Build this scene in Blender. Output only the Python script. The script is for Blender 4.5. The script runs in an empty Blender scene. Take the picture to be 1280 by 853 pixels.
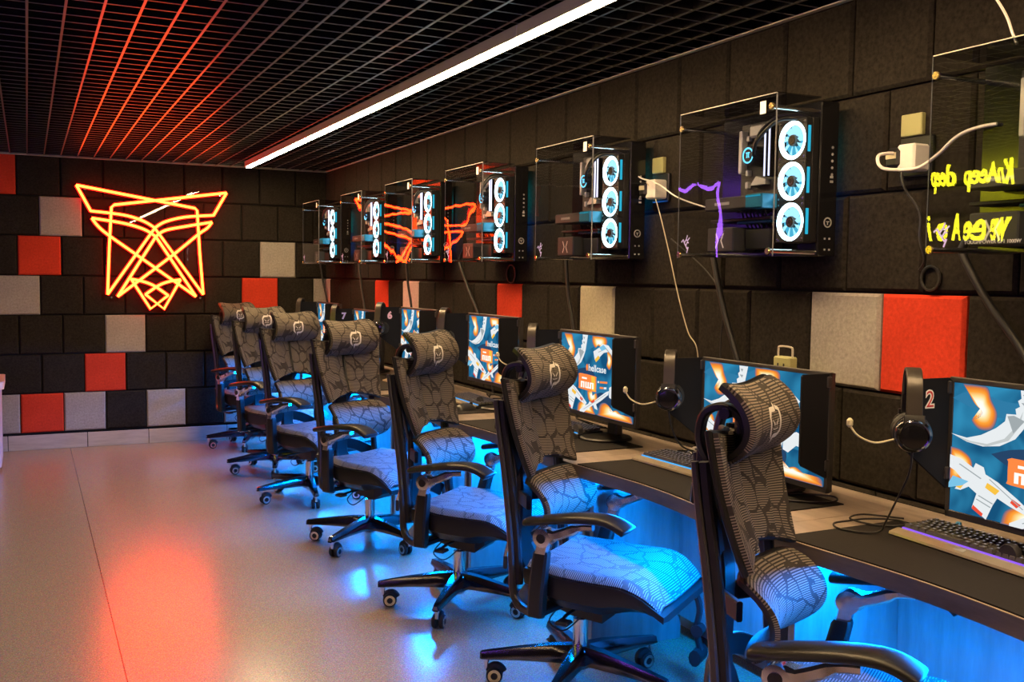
import bpy, bmesh, math, random
from mathutils import Vector, Matrix
random.seed(7)
PI = math.pi
SC = bpy.context.scene
COL = SC.collection
T = 0.32          # wall panel pitch (m)
CEIL = 2.378
V = Vector

# ------------------------------------------------------------------ materials
def _new(name):
    m = bpy.data.materials.new(name); m.use_nodes = True
    nt = m.node_tree; nt.nodes.clear()
    out = nt.nodes.new('ShaderNodeOutputMaterial')
    return m, nt, out
def mat(name, col, rough=.5, metal=0., spec=.5, noise=0., nscale=40., bump=0., bscale=200., coat=0., aniso=None):
    m, nt, out = _new(name)
    p = nt.nodes.new('ShaderNodeBsdfPrincipled')
    p.inputs['Base Color'].default_value = (*col, 1); p.inputs['Roughness'].default_value = rough
    p.inputs['Metallic'].default_value = metal; p.inputs['Specular IOR Level'].default_value = spec
    p.inputs['Coat Weight'].default_value = coat
    nt.links.new(p.outputs[0], out.inputs[0])
    if noise or bump:
        tc = nt.nodes.new('ShaderNodeTexCoord')
    if noise:
        n = nt.nodes.new('ShaderNodeTexNoise'); n.inputs['Scale'].default_value = nscale; n.inputs['Detail'].default_value = 4
        nt.links.new(tc.outputs['Object'], n.inputs['Vector'])
        r = nt.nodes.new('ShaderNodeMapRange'); r.inputs['From Min'].default_value = .3; r.inputs['From Max'].default_value = .7
        r.inputs['To Min'].default_value = 1 - noise; r.inputs['To Max'].default_value = 1 + noise
        nt.links.new(n.outputs['Fac'], r.inputs['Value'])
        mx = nt.nodes.new('ShaderNodeVectorMath'); mx.operation = 'SCALE'; mx.inputs[0].default_value = col
        nt.links.new(r.outputs[0], mx.inputs['Scale']); nt.links.new(mx.outputs[0], p.inputs['Base Color'])
    if bump:
        n2 = nt.nodes.new('ShaderNodeTexNoise'); n2.inputs['Scale'].default_value = bscale; n2.inputs['Detail'].default_value = 3
        nt.links.new(tc.outputs['Object'], n2.inputs['Vector'])
        b = nt.nodes.new('ShaderNodeBump'); b.inputs['Strength'].default_value = bump; b.inputs['Distance'].default_value = .002
        nt.links.new(n2.outputs['Fac'], b.inputs['Height']); nt.links.new(b.outputs[0], p.inputs['Normal'])
    return m
def emit(name, col, s):
    m, nt, out = _new(name)
    e = nt.nodes.new('ShaderNodeEmission'); e.inputs[0].default_value = (*col, 1); e.inputs[1].default_value = s
    nt.links.new(e.outputs[0], out.inputs[0])
    return m
def glass(name, tint, wav=.25, gain=1.0):
    """thin smoky acrylic sheet: tinted see-through plus a mirror reflection, surface slightly wavy"""
    m, nt, out = _new(name)
    tr = nt.nodes.new('ShaderNodeBsdfTransparent'); tr.inputs[0].default_value = (*tint, 1)
    gl = nt.nodes.new('ShaderNodeBsdfGlossy'); gl.inputs['Roughness'].default_value = .01
    fr = nt.nodes.new('ShaderNodeFresnel'); fr.inputs['IOR'].default_value = 1.5
    mul = nt.nodes.new('ShaderNodeMath'); mul.operation = 'MULTIPLY'; mul.inputs[1].default_value = gain; mul.use_clamp = True
    mx = nt.nodes.new('ShaderNodeMixShader')
    geo = nt.nodes.new('ShaderNodeNewGeometry'); inv = nt.nodes.new('ShaderNodeMath'); inv.operation = 'SUBTRACT'; inv.inputs[0].default_value = gain
    sc_ = nt.nodes.new('ShaderNodeMath'); sc_.operation = 'MULTIPLY'; sc_.inputs[1].default_value = gain
    nt.links.new(geo.outputs['Backfacing'], sc_.inputs[0]); nt.links.new(sc_.outputs[0], inv.inputs[1]); nt.links.new(inv.outputs[0], mul.inputs[1])
    nt.links.new(fr.outputs[0], mul.inputs[0]); nt.links.new(mul.outputs[0], mx.inputs[0])
    nt.links.new(tr.outputs[0], mx.inputs[1]); nt.links.new(gl.outputs[0], mx.inputs[2]); nt.links.new(mx.outputs[0], out.inputs[0])
    if wav:
        tc = nt.nodes.new('ShaderNodeTexCoord'); n = nt.nodes.new('ShaderNodeTexNoise')
        n.inputs['Scale'].default_value = 11; n.inputs['Detail'].default_value = 0
        nt.links.new(tc.outputs['Object'], n.inputs['Vector'])
        b = nt.nodes.new('ShaderNodeBump'); b.inputs['Strength'].default_value = 1; b.inputs['Distance'].default_value = wav * .004
        nt.links.new(n.outputs['Fac'], b.inputs['Height'])
        nt.links.new(b.outputs[0], gl.inputs['Normal'])
    return m

def fabric_mat(name, thread, vein, gap, pitch=.0065):
    """woven mesh: horizontal threads over dark gaps, broken by a network of denser veins"""
    m, nt, out = _new(name); L = nt.links.new; N = nt.nodes.new
    p = N('ShaderNodeBsdfPrincipled'); p.inputs['Roughness'].default_value = .75; p.inputs['Specular IOR Level'].default_value = .3
    L(p.outputs[0], out.inputs[0])
    uv = N('ShaderNodeUVMap'); sep = N('ShaderNodeSeparateXYZ'); L(uv.outputs[0], sep.inputs[0])
    mp = N('ShaderNodeMapping'); mp.inputs['Scale'].default_value = (13, 10, 1); L(uv.outputs[0], mp.inputs[0])
    nz = N('ShaderNodeTexNoise'); nz.inputs['Scale'].default_value = 1.3; L(mp.outputs[0], nz.inputs['Vector'])
    ad = N('ShaderNodeMix'); ad.data_type = 'VECTOR'; ad.inputs['Factor'].default_value = .35
    L(mp.outputs[0], ad.inputs[4]); L(nz.outputs['Color'], ad.inputs[5])
    vo = N('ShaderNodeTexVoronoi'); vo.feature = 'DISTANCE_TO_EDGE'; vo.inputs['Scale'].default_value = 1.45; L(ad.outputs[1], vo.inputs['Vector'])
    ve = N('ShaderNodeMath'); ve.operation = 'LESS_THAN'; ve.inputs[1].default_value = .042; L(vo.outputs['Distance'], ve.inputs[0])
    dv = N('ShaderNodeMath'); dv.operation = 'DIVIDE'; dv.inputs[1].default_value = pitch; L(sep.outputs['Y'], dv.inputs[0])
    fr = N('ShaderNodeMath'); fr.operation = 'FRACT'; L(dv.outputs[0], fr.inputs[0])
    st = N('ShaderNodeMath'); st.operation = 'LESS_THAN'; st.inputs[1].default_value = .52; L(fr.outputs[0], st.inputs[0])
    c1 = N('ShaderNodeMix'); c1.data_type = 'RGBA'; L(st.outputs[0], c1.inputs[0]); c1.inputs[6].default_value = (*gap, 1); c1.inputs[7].default_value = (*thread, 1)
    c2 = N('ShaderNodeMix'); c2.data_type = 'RGBA'; L(ve.outputs[0], c2.inputs[0]); L(c1.outputs[2], c2.inputs[6]); c2.inputs[7].default_value = (*vein, 1)
    L(c2.outputs[2], p.inputs['Base Color'])
    b = N('ShaderNodeBump'); b.inputs['Strength'].default_value = .4; b.inputs['Distance'].default_value = .002
    L(st.outputs[0], b.inputs['Height']); L(b.outputs[0], p.inputs['Normal'])
    return m

def felt_mat(name, col, sp=.35):
    m, nt, out = _new(name); L = nt.links.new; N = nt.nodes.new
    p = N('ShaderNodeBsdfPrincipled'); p.inputs['Roughness'].default_value = .95; p.inputs['Specular IOR Level'].default_value = .06
    L(p.outputs[0], out.inputs[0])
    tc = N('ShaderNodeTexCoord'); n = N('ShaderNodeTexNoise'); n.inputs['Scale'].default_value = 75; n.inputs['Detail'].default_value = 5; n.inputs['Roughness'].default_value = .7
    L(tc.outputs['Object'], n.inputs['Vector'])
    n2 = N('ShaderNodeTexNoise'); n2.inputs['Scale'].default_value = 4; L(tc.outputs['Object'], n2.inputs['Vector'])
    r = N('ShaderNodeMapRange'); r.inputs['From Min'].default_value = .3; r.inputs['From Max'].default_value = .7
    r.inputs['To Min'].default_value = 1 - sp; r.inputs['To Max'].default_value = 1 + sp; L(n.outputs['Fac'], r.inputs['Value'])
    r2 = N('ShaderNodeMapRange'); r2.inputs['To Min'].default_value = .8; r2.inputs['To Max'].default_value = 1.2; L(n2.outputs['Fac'], r2.inputs['Value'])
    mm = N('ShaderNodeMath'); mm.operation = 'MULTIPLY'; L(r.outputs[0], mm.inputs[0]); L(r2.outputs[0], mm.inputs[1])
    s = N('ShaderNodeVectorMath'); s.operation = 'SCALE'; s.inputs[0].default_value = col; L(mm.outputs[0], s.inputs['Scale']); L(s.outputs[0], p.inputs['Base Color'])
    b = N('ShaderNodeBump'); b.inputs['Strength'].default_value = .3; b.inputs['Distance'].default_value = .002
    L(n.outputs['Fac'], b.inputs['Height']); L(b.outputs[0], p.inputs['Normal'])
    return m

def floor_mat():
    m, nt, out = _new('speckled_vinyl'); L = nt.links.new; N = nt.nodes.new
    p = N('ShaderNodeBsdfPrincipled'); p.inputs['Specular IOR Level'].default_value = 1.0
    L(p.outputs[0], out.inputs[0])
    tc = N('ShaderNodeTexCoord')
    n = N('ShaderNodeTexNoise'); n.inputs['Scale'].default_value = 210; n.inputs['Detail'].default_value = 2; L(tc.outputs['Object'], n.inputs['Vector'])
    vr = N('ShaderNodeTexVoronoi'); vr.inputs['Scale'].default_value = 170; L(tc.outputs['Object'], vr.inputs['Vector'])
    cr = N('ShaderNodeValToRGB'); cr.color_ramp.elements[0].position = .3; cr.color_ramp.elements[1].position = .72
    cr.color_ramp.elements[0].color = (.25, .182, .118, 1); cr.color_ramp.elements[1].color = (.55, .425, .28, 1)
    L(n.outputs['Fac'], cr.inputs[0])
    mx = N('ShaderNodeMix'); mx.data_type = 'RGBA'; mx.blend_type = 'MULTIPLY'; mx.inputs[0].default_value = .35
    L(cr.outputs[0], mx.inputs[6]); L(vr.outputs['Color'], mx.inputs[7])
    # sheet seams (dark welds) between the vinyl lengths
    sep = N('ShaderNodeSeparateXYZ'); L(tc.outputs['Object'], sep.inputs[0])
    def line(sock, pos, w):
        a = N('ShaderNodeMath'); a.operation = 'SUBTRACT'; a.inputs[1].default_value = pos; L(sock, a.inputs[0])
        c = N('ShaderNodeMath'); c.operation = 'ABSOLUTE'; L(a.outputs[0], c.inputs[0])
        d = N('ShaderNodeMath'); d.operation = 'LESS_THAN'; d.inputs[1].default_value = w; L(c.outputs[0], d.inputs[0]); return d.outputs[0]
    s1 = line(sep.outputs['X'], -2.16, .0022); s2 = line(sep.outputs['X'], -4.0, .0022)
    mxx = N('ShaderNodeMath'); mxx.operation = 'MAXIMUM'; L(s1, mxx.inputs[0]); L(s2, mxx.inputs[1])
    m3 = N('ShaderNodeMix'); m3.data_type = 'RGBA'; L(mxx.outputs[0], m3.inputs[0]); L(mx.outputs[2], m3.inputs[6]); m3.inputs[7].default_value = (.06, .05, .045, 1)
    L(m3.outputs[2], p.inputs['Base Color'])
    p.inputs['Roughness'].default_value = .23
    return m

def wood_mat(name, c0, c1, rough=.35, axis=(1.5, 14, 14)):
    m, nt, out = _new(name); L = nt.links.new; N = nt.nodes.new
    p = N('ShaderNodeBsdfPrincipled'); p.inputs['Roughness'].default_value = rough; L(p.outputs[0], out.inputs[0])
    tc = N('ShaderNodeTexCoord'); mp = N('ShaderNodeMapping'); mp.inputs['Scale'].default_value = axis; L(tc.outputs['Object'], mp.inputs[0])
    n = N('ShaderNodeTexNoise'); n.inputs['Scale'].default_value = 2.2; n.inputs['Detail'].default_value = 8; n.inputs['Roughness'].default_value = .65; L(mp.outputs[0], n.inputs['Vector'])
    cr = N('ShaderNodeValToRGB'); cr.color_ramp.elements[0].position = .32; cr.color_ramp.elements[1].position = .68
    cr.color_ramp.elements[0].color = (*c0, 1); cr.color_ramp.elements[1].color = (*c1, 1)
    L(n.outputs['Fac'], cr.inputs[0]); L(cr.outputs[0], p.inputs['Base Color'])
    return m

M = {}
M['felt_black'] = felt_mat('black_felt', (.025, .0215, .0175), .45)
M['felt_red'] = felt_mat('red_felt', (.62, .055, .026), .16)
M['felt_grey'] = felt_mat('grey_felt', (.36, .335, .30), .22)
M['felt_cream'] = felt_mat('cream_felt', (.52, .47, .34), .18)
M['felt_pink'] = felt_mat('pink_felt', (.60, .40, .38), .15)
M['backing'] = mat('wall_backing', (.006, .006, .006), .9)
M['floor'] = floor_mat()
M['skirting'] = wood_mat('pale_skirting', (.42, .37, .33), (.56, .5, .45), .4, (2, 2, 14))
M['void'] = mat('black_ceiling_void', (.004, .004, .004), .9)
M['grid'] = mat('black_gloss_grid', (.010, .010, .010), .25, 0, .5)
M['rail'] = mat('satin_rail', (.23, .23, .23), .33, .85)
M['alu'] = mat('aluminium_trim', (.48, .45, .38), .45, .1)
M['housing'] = mat('lamp_housing', (.52, .50, .47), .4, .2)
M['led'] = emit('warm_led', (1., .67, .33), 150.0)
M['led_dim'] = emit('warm_led_dimmed', (1., .68, .34), 30.0)
M['worktop'] = wood_mat('greige_wood', (.24, .185, .15), (.42, .34, .28), .33, (9, 1.2, 9))
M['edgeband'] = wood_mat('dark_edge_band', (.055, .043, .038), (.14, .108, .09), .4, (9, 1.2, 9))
M['panelwood'] = wood_mat('pale_wood_panel', (.20, .195, .19), (.30, .295, .29), .4, (9, 9, 1.2))
M['mat'] = mat('dark_desk_mat', (.013, .011, .010), .8, 0, .25, noise=.2, nscale=300)
M['plastic'] = mat('black_plastic', (.012, .012, .014), .38, 0, .5)
M['plastic_soft'] = mat('soft_black_plastic', (.010, .0095, .010), .38, 0, .38)
M['gloss_black'] = mat('gloss_black', (.008, .008, .010), .14, 0, .6)
M['railmetal'] = mat('brushed_dark_frame', (.11, .105, .115), .30, .75)
M['chrome'] = mat('chrome', (.82, .82, .84), .20, 1.)
M['polished'] = mat('polished_base', (.17, .17, .19), .16, 1.)
M['rubber'] = mat('black_rubber', (.01, .01, .01), .6)
M['fabric'] = fabric_mat('woven_mesh', (.23, .195, .16), (.042, .035, .030), (.026, .023, .021))
M['seatfabric'] = fabric_mat('seat_mesh', (.17, .17, .175), (.055, .055, .06), (.03, .03, .034), .008)
M['emblem'] = mat('pale_print', (.72, .70, .66), .6)
M['neon_red'] = emit('red_neon', (1., .056, .005), 40.)
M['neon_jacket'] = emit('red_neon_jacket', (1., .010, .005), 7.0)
M['neon_yellow'] = emit('yellow_neon', (.95, .85, .02), 36.)
M['neon_purple'] = emit('purple_neon', (.34, .10, 1.), 24.)
M['acrylic'] = glass('clear_acrylic', (.96, .94, .94), 0., .8)
M['smoke'] = glass('smoked_acrylic', (.82, .83, .85), .09, 1.0)
M['smoke_top'] = glass('smoked_cover', (.55, .56, .6), .1, 1.2)
M['edge'] = mat('frosted_edge', (.78, .72, .62), .4)  # pale warm tone paints the ceiling lamp's reflection on the pane's top edge
M['edge_dim'] = mat('cut_acrylic_edge', (.20, .21, .24), .3)  # darker copy of the pane edge, for sides the lamp does not catch
M['brass'] = mat('brass_cap', (.62, .46, .22), .25, 1.)
M['pcb'] = mat('dark_board', (.022, .022, .026), .5, noise=.5, nscale=120)
M['silver'] = mat('silver_heatsink', (.62, .62, .62), .35, .5)
M['fan_white'] = emit('fan_ring_light', (.60, .90, 1.), 8.)
M['fan_blade'] = emit('fan_blade_light', (.36, .78, 1.), 1.25)
M['fan_glow'] = emit('fan_back_light', (.08, .50, .75), .9)
M['fan_side'] = emit('fan_side_light', (.03, .50, .72), .9)
M['ram'] = emit('memory_light', (.74, .74, 1.), 2.2)
M['pump'] = emit('pump_logo', (.12, .62, 1.), 3.2)
M['gpu_blue'] = mat('blue_shroud', (.02, .19, .33), .3, .2)
M['blueled'] = emit('blue_led', (0., .26, 1.), 6.)
M['white'] = mat('white_plastic', (.74, .72, .70), .4)
M['print_white'] = mat('white_print', (.8, .8, .8), .6)
M['print_grey'] = mat('grey_print', (.35, .35, .36), .6)
M['print_red'] = mat('red_print', (.6, .03, .03), .6)
M['print_violet'] = mat('violet_print', (.45, .42, .95), .6)
M['print_pinkish'] = mat('pink_print', (.8, .5, .75), .6)
M['shield'] = mat('shield_flock', (.006, .0065, .010), .8, 0, .2)
M['bezel'] = mat('monitor_bezel', (.03, .028, .03), .42)
M['standgrey'] = mat('stand_grey', (.34, .34, .15), .5)  # yellow neon light is mixed into this grey
M['cable'] = mat('black_cable', (.012, .012, .012), .5)
M['wire'] = mat('pale_wire', (.55, .50, .34), .5)
M['whitewire'] = mat('white_wire', (.75, .70, .68), .4)
M['headband'] = mat('headband', (.05, .043, .037), .3, .2)
M['cupgloss'] = mat('earcup_gloss', (.035, .033, .036), .14, .4)
M['kb_alu'] = mat('keyboard_plate', (.52, .44, .30), .38, .6)
M['key'] = mat('keycap', (.085, .08, .07), .35)
M['kb_purple'] = emit('purple_underglow', (.30, .12, 1.), 1.1)
M['kb_blue'] = emit('blue_underglow', (.05, .40, 1.), 1.1)
M['mouse'] = mat('mouse_shell', (.03, .03, .03), .3)
M['mouse_pale'] = mat('pale_mouse_shell', (.42, .40, .38), .35)
M['legend'] = emit('key_legend', (.85, .80, .95), .55)
M['case_glow_teal'] = emit('teal_case_strip', (0., .75, .80), 14.)
M['case_glow_blue'] = emit('blue_case_strip', (.02, .22, 1.), 14.)
M['usb'] = mat('blue_plug', (.05, .35, .75), .35)
M['counter'] = mat('counter_white', (.55, .52, .54), .3)
M['counter_top'] = mat('counter_top', (.75, .62, .58), .3)
M['psu'] = mat('psu_shell', (.04, .04, .042), .4)
M['sc_bg'] = None

def attr_emit(name, s):
    m, nt, out = _new(name); e = nt.nodes.new('ShaderNodeEmission'); a = nt.nodes.new('ShaderNodeVertexColor'); a.layer_name = 'Col'
    nt.links.new(a.outputs[0], e.inputs[0]); nt.links.new(e.outputs[0], out.inputs[0]); e.inputs[1].default_value = s
    return m
M['sc_flame'] = attr_emit('screen_flame_picture', 1.05)
def screen_bg():
    m, nt, out = _new('screen_blue'); L = nt.links.new; N = nt.nodes.new
    e = N('ShaderNodeEmission'); L(e.outputs[0], out.inputs[0]); e.inputs[1].default_value = 1.
    tc = N('ShaderNodeTexCoord'); n = N('ShaderNodeTexNoise'); n.inputs['Scale'].default_value = 7; n.inputs['Detail'].default_value = 1; n.inputs['Distortion'].default_value = 1.5
    L(tc.outputs['Object'], n.inputs['Vector'])
    cr = N('ShaderNodeValToRGB'); cr.color_ramp.elements[0].position = .35; cr.color_ramp.elements[1].position = .7
    cr.color_ramp.elements[0].color = (.008, .085, .20, 1); cr.color_ramp.elements[1].color = (.03, .26, .47, 1)
    L(n.outputs['Fac'], cr.inputs[0]); L(cr.outputs[0], e.inputs[0])
    return m
M['sc_bg'] = screen_bg()
M['sc_fl1'] = emit('screen_flame_orange', (1., .33, .03), 1.0)
M['sc_fl2'] = emit('screen_flame_yellow', (1., .78, .38), 1.1)
M['sc_fl3'] = emit('screen_flame_white', (1., .96, .85), 1.15)
M['sc_white'] = emit('screen_white', (.86, .90, .92), .95)
M['sc_pale'] = emit('screen_pale', (.62, .66, .66), .9)
M['sc_shadow'] = emit('screen_blade_shade', (.40, .45, .47), .9)
M['sc_orange'] = emit('screen_orange', (1., .26, .06), 1.)
M['sc_gold'] = emit('screen_gold', (.95, .55, .06), 1.)
M['sc_cyan'] = emit('screen_cyan', (.20, .55, .80), 1.)
M['sc_swirl'] = emit('screen_swirl_blue', (.03, .20, .38), 1.)
M['sc_red'] = emit('screen_red', (.85, .08, .04), 1.)
M['sc_dark'] = emit('screen_navy', (.02, .06, .14), 1.)

# ------------------------------------------------------------------ mesh builder
class MB:
    def __init__(s):
        s.v = []; s.f = []; s.mi = []; s.uv = {}; s.m = 0
    def vert(s, p): s.v.append(tuple(p)); return len(s.v) - 1
    def face(s, idx, uvs=None):
        s.f.append(tuple(idx)); s.mi.append(s.m)
        if uvs: s.uv[len(s.f) - 1] = uvs
    def box(s, c, size, ch=0., R=None):
        c = V(c); h = [x / 2 for x in size]; ch = min(ch, min(h) * .95)
        def P(p):
            p = V(p)
            if R is not None: p = R @ p
            return c + p
        if ch <= 0:
            i = [s.vert(P((sx * h[0], sy * h[1], sz * h[2]))) for sx in (-1, 1) for sy in (-1, 1) for sz in (-1, 1)]
            for q in ((0, 1, 3, 2), (4, 6, 7, 5), (0, 4, 5, 1), (2, 3, 7, 6), (0, 2, 6, 4), (1, 5, 7, 3)): s.face([i[k] for k in q])
            return s
        d = {}
        for sx in (-1, 1):
            for sy in (-1, 1):
                for sz in (-1, 1):
                    sg = (sx, sy, sz)
                    for a in range(3):
                        d[sg + (a,)] = s.vert(P([sg[k] * (h[k] if k == a else h[k] - ch) for k in range(3)]))
        for a in range(3):
            b, c2 = (a + 1) % 3, (a + 2) % 3
            for sa in (-1, 1):
                q = []
                for sb, sc in ((-1, -1), (1, -1), (1, 1), (-1, 1)):
                    sg = [0, 0, 0]; sg[a] = sa; sg[b] = sb; sg[c2] = sc; q.append(d[tuple(sg) + (a,)])
                s.face(q)
            for sb in (-1, 1):
                for sc in (-1, 1):
                    g0 = [0, 0, 0]; g0[b] = sb; g0[c2] = sc; g1 = list(g0); g0[a] = -1; g1[a] = 1
                    s.face([d[tuple(g0) + (b,)], d[tuple(g1) + (b,)], d[tuple(g1) + (c2,)], d[tuple(g0) + (c2,)]])
        for sx in (-1, 1):
            for sy in (-1, 1):
                for sz in (-1, 1): s.face([d[(sx, sy, sz, a)] for a in range(3)])
        return s
    def span(s, a, b, ch=0.):
        return s.box([(a[k] + b[k]) / 2 for k in range(3)], [abs(b[k] - a[k]) for k in range(3)], ch)
    def loft(s, rings, closed=True, caps=True, loop=False):
        n = len(rings[0]); idx = [[s.vert(p) for p in r] for r in rings]
        R = len(rings)
        for i in range(R if loop else R - 1):
            a, b = idx[i], idx[(i + 1) % R]
            for j in range(n if closed else n - 1):
                s.face((a[j], a[(j + 1) % n], b[(j + 1) % n], b[j]))
        if caps and closed and not loop:
            s.face(idx[0][::-1]); s.face(idx[-1])
        return s
    def tube(s, pts, r, n=8, loop=False):
        pts = [V(p) for p in pts]; k = len(pts); rings = []
        rr = r if isinstance(r, (list, tuple)) else [r] * k
        up = None
        for i in range(k):
            if loop: t = pts[(i + 1) % k] - pts[i - 1]
            else: t = pts[min(i + 1, k - 1)] - pts[max(i - 1, 0)]
            t.normalize()
            if up is None:
                up = t.orthogonal().normalized()
            up = (up - t * up.dot(t));
            up = up.normalized() if up.length > 1e-6 else t.orthogonal().normalized()
            b = t.cross(up)
            rings.append([pts[i] + (up * math.cos(2 * PI * j / n) + b * math.sin(2 * PI * j / n)) * rr[i] for j in range(n)])
        return s.loft(rings, loop=loop)
    def bar(s, pts, side, w, th):
        """flat bar swept along pts; side = direction of the width; w, th = width and thickness (lists or scalars)"""
        pts = [V(p) for p in pts]; k = len(pts); rings = []
        for i in range(k):
            t = (pts[min(i + 1, k - 1)] - pts[max(i - 1, 0)]).normalized()
            sd = V(side[i] if isinstance(side, list) else side); sd = (sd - t * sd.dot(t)).normalized(); n = t.cross(sd)
            a = (w[i] if isinstance(w, list) else w) / 2; b = (th[i] if isinstance(th, list) else th) / 2; c = min(a, b) * .45
            prof = [(-a + c, -b), (a - c, -b), (a, -b + c), (a, b - c), (a - c, b), (-a + c, b), (-a, b - c), (-a, -b + c)]
            rings.append([pts[i] + sd * x + n * y for x, y in prof])
        return s.loft(rings)
    def lathe(s, prof, c, axis='z', n=24, cap=True):
        c = V(c); rings = []
        for r, h in prof:
            ring = []
            for j in range(n):
                a = 2 * PI * j / n; x, y = r * math.cos(a), r * math.sin(a)
                ring.append(c + V({'z': (x, y, h), 'x': (h, x, y), 'y': (y, h, x)}[axis]))
            rings.append(ring)
        return s.loft(rings, caps=cap)
    def prism(s, poly, fn, t0, t1):
        """poly: 2D outline; fn(a,b,t) -> 3D"""
        a = [s.vert(fn(x, y, t0)) for x, y in poly]; b = [s.vert(fn(x, y, t1)) for x, y in poly]; n = len(poly)
        s.face(a[::-1]); s.face(b)
        for j in range(n): s.face((a[j], a[(j + 1) % n], b[(j + 1) % n], b[j]))
        return s
    def flat(s, poly, fn):
        s.face([s.vert(fn(x, y)) for x, y in poly]); return s
    def strip2d(s, pts, w, fn):
        """flat ribbon following a 2D polyline, mapped by fn"""
        W0 = list(w) if isinstance(w, (list, tuple)) else [w] * len(pts); q = []; w = []
        for i in range(len(pts) - 1):
            for s_ in range(6): f_ = s_ / 6; q.append(tuple(pts[i][c_] + (pts[i + 1][c_] - pts[i][c_]) * f_ for c_ in (0, 1))); w.append(W0[i] + (W0[i + 1] - W0[i]) * f_)
        q.append(tuple(pts[-1])); w.append(W0[-1]); pts = q
        k = len(pts); L = []; R = []
        for i in range(k):
            a = pts[max(i - 1, 0)]; b = pts[min(i + 1, k - 1)]; dx, dy = b[0] - a[0], b[1] - a[1]; l = math.hypot(dx, dy) or 1
            ww = (w[i] if isinstance(w, (list, tuple)) else w) / 2
            L.append(s.vert(fn(pts[i][0] - dy / l * ww, pts[i][1] + dx / l * ww))); R.append(s.vert(fn(pts[i][0] + dy / l * ww, pts[i][1] - dx / l * ww)))
        for i in range(k - 1): s.face((L[i], L[i + 1], R[i + 1], R[i]))
        return s
    def sheet(s, f, nu, nv, t, uvf=None):
        """thick sheet from f(u,v), u,v in [0,1]; t = thickness backwards"""
        P = [[V(f(i / nu, j / nv)) for j in range(nv + 1)] for i in range(nu + 1)]
        def nrm(i, j):
            a = P[min(i + 1, nu)][j] - P[max(i - 1, 0)][j]; b = P[i][min(j + 1, nv)] - P[i][max(j - 1, 0)]
            return a.cross(b).normalized()
        A = [[s.vert(P[i][j]) for j in range(nv + 1)] for i in range(nu + 1)]
        B = [[s.vert(P[i][j] - nrm(i, j) * t) for j in range(nv + 1)] for i in range(nu + 1)]
        g = uvf or (lambda u, v: (u, v))
        for i in range(nu):
            for j in range(nv):
                uvs = [g(i / nu, j / nv), g((i + 1) / nu, j / nv), g((i + 1) / nu, (j + 1) / nv), g(i / nu, (j + 1) / nv)]
                s.face((A[i][j], A[i + 1][j], A[i + 1][j + 1], A[i][j + 1]), uvs)
                s.face((B[i][j], B[i][j + 1], B[i + 1][j + 1], B[i + 1][j]), [uvs[0], uvs[3], uvs[2], uvs[1]])
        for i in range(nu):
            for j in (0, nv):
                uvs = [g(i / nu, j / nv), g((i + 1) / nu, j / nv), g((i + 1) / nu, j / nv), g(i / nu, j / nv)]
                s.face((A[i][j], A[i + 1][j], B[i + 1][j], B[i][j]), uvs)
        for j in range(nv):
            for i in (0, nu):
                uvs = [g(i / nu, j / nv), g(i / nu, (j + 1) / nv), g(i / nu, (j + 1) / nv), g(i / nu, j / nv)]
                s.face((A[i][j], A[i][j + 1], B[i][j + 1], B[i][j]), uvs)
        return s

def mesh(name, mb, mats, smooth=35, recalc=True):
    me = bpy.data.meshes.new(name); me.from_pydata(mb.v, [], mb.f)
    for m in (mats if isinstance(mats, (list, tuple)) else [mats]): me.materials.append(M[m] if isinstance(m, str) else m)
    me.polygons.foreach_set('material_index', mb.mi)
    if mb.uv:
        ul = me.uv_layers.new(name='UVMap')
        for fi, uvs in mb.uv.items():
            p = me.polygons[fi]
            for k, li in enumerate(p.loop_indices): ul.data[li].uv = uvs[k]
    if recalc:
        bm = bmesh.new(); bm.from_mesh(me); bmesh.ops.recalc_face_normals(bm, faces=bm.faces); bm.to_mesh(me); bm.free()
    if smooth:
        me.polygons.foreach_set('use_smooth', [True] * len(me.polygons)); me.set_sharp_from_angle(angle=math.radians(smooth))
    me.update()
    return me
def link(name, me, parent=None, loc=None, rz=None):
    o = bpy.data.objects.new(name, me); COL.objects.link(o)
    if parent: o.parent = parent
    if loc: o.location = loc
    if rz is not None: o.rotation_euler = (0, 0, rz)
    return o
def part(name, mb, mats, parent=None, smooth=35, loc=None, rz=None, label=None, recalc=True):
    o = link(name, mesh(name, mb, mats, smooth, recalc), parent, loc, rz)
    if label: o['label'] = label
    return o
def tag(o, label, cat, group=None):
    o['label'] = label; o['category'] = cat
    if group: o['group'] = group
    return o
def empty(name, loc, rz=0., label=None, cat=None, group=None):
    o = bpy.data.objects.new(name, None); COL.objects.link(o); o.location = loc; o.rotation_euler = (0, 0, rz); o.empty_display_size = .1
    if label: tag(o, label, cat, group)
    return o
def struct(name, mb, mats, smooth=0, label=None):
    o = part(name, mb, mats, None, smooth); o['kind'] = 'structure'
    if label: o['label'] = label
    return o
def dup(o, parent=None):
    c = o.copy(); COL.objects.link(c)
    if parent: c.parent = parent
    for ch in list(o.children): dup(ch, c)
    return c
def text_mesh(txt, size, fn, thick=0., bold=0.):
    """letters turned into a mesh; fn(a,b,t) maps flat lettering to 3D"""
    cu = bpy.data.curves.new('lettering', 'FONT'); cu.body = txt; cu.size = size; cu.align_x = 'CENTER'; cu.align_y = 'CENTER'
    cu.extrude = thick; cu.offset = bold; cu.resolution_u = 3
    o = bpy.data.objects.new('lettering', cu); COL.objects.link(o)
    dg = bpy.context.evaluated_depsgraph_get(); dg.update()
    me = bpy.data.meshes.new_from_object(o.evaluated_get(dg))
    COL.objects.unlink(o); bpy.data.objects.remove(o)
    for v in me.vertices: v.co = V(fn(v.co.x, v.co.y, v.co.z))
    me.materials.clear()
    return me
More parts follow.
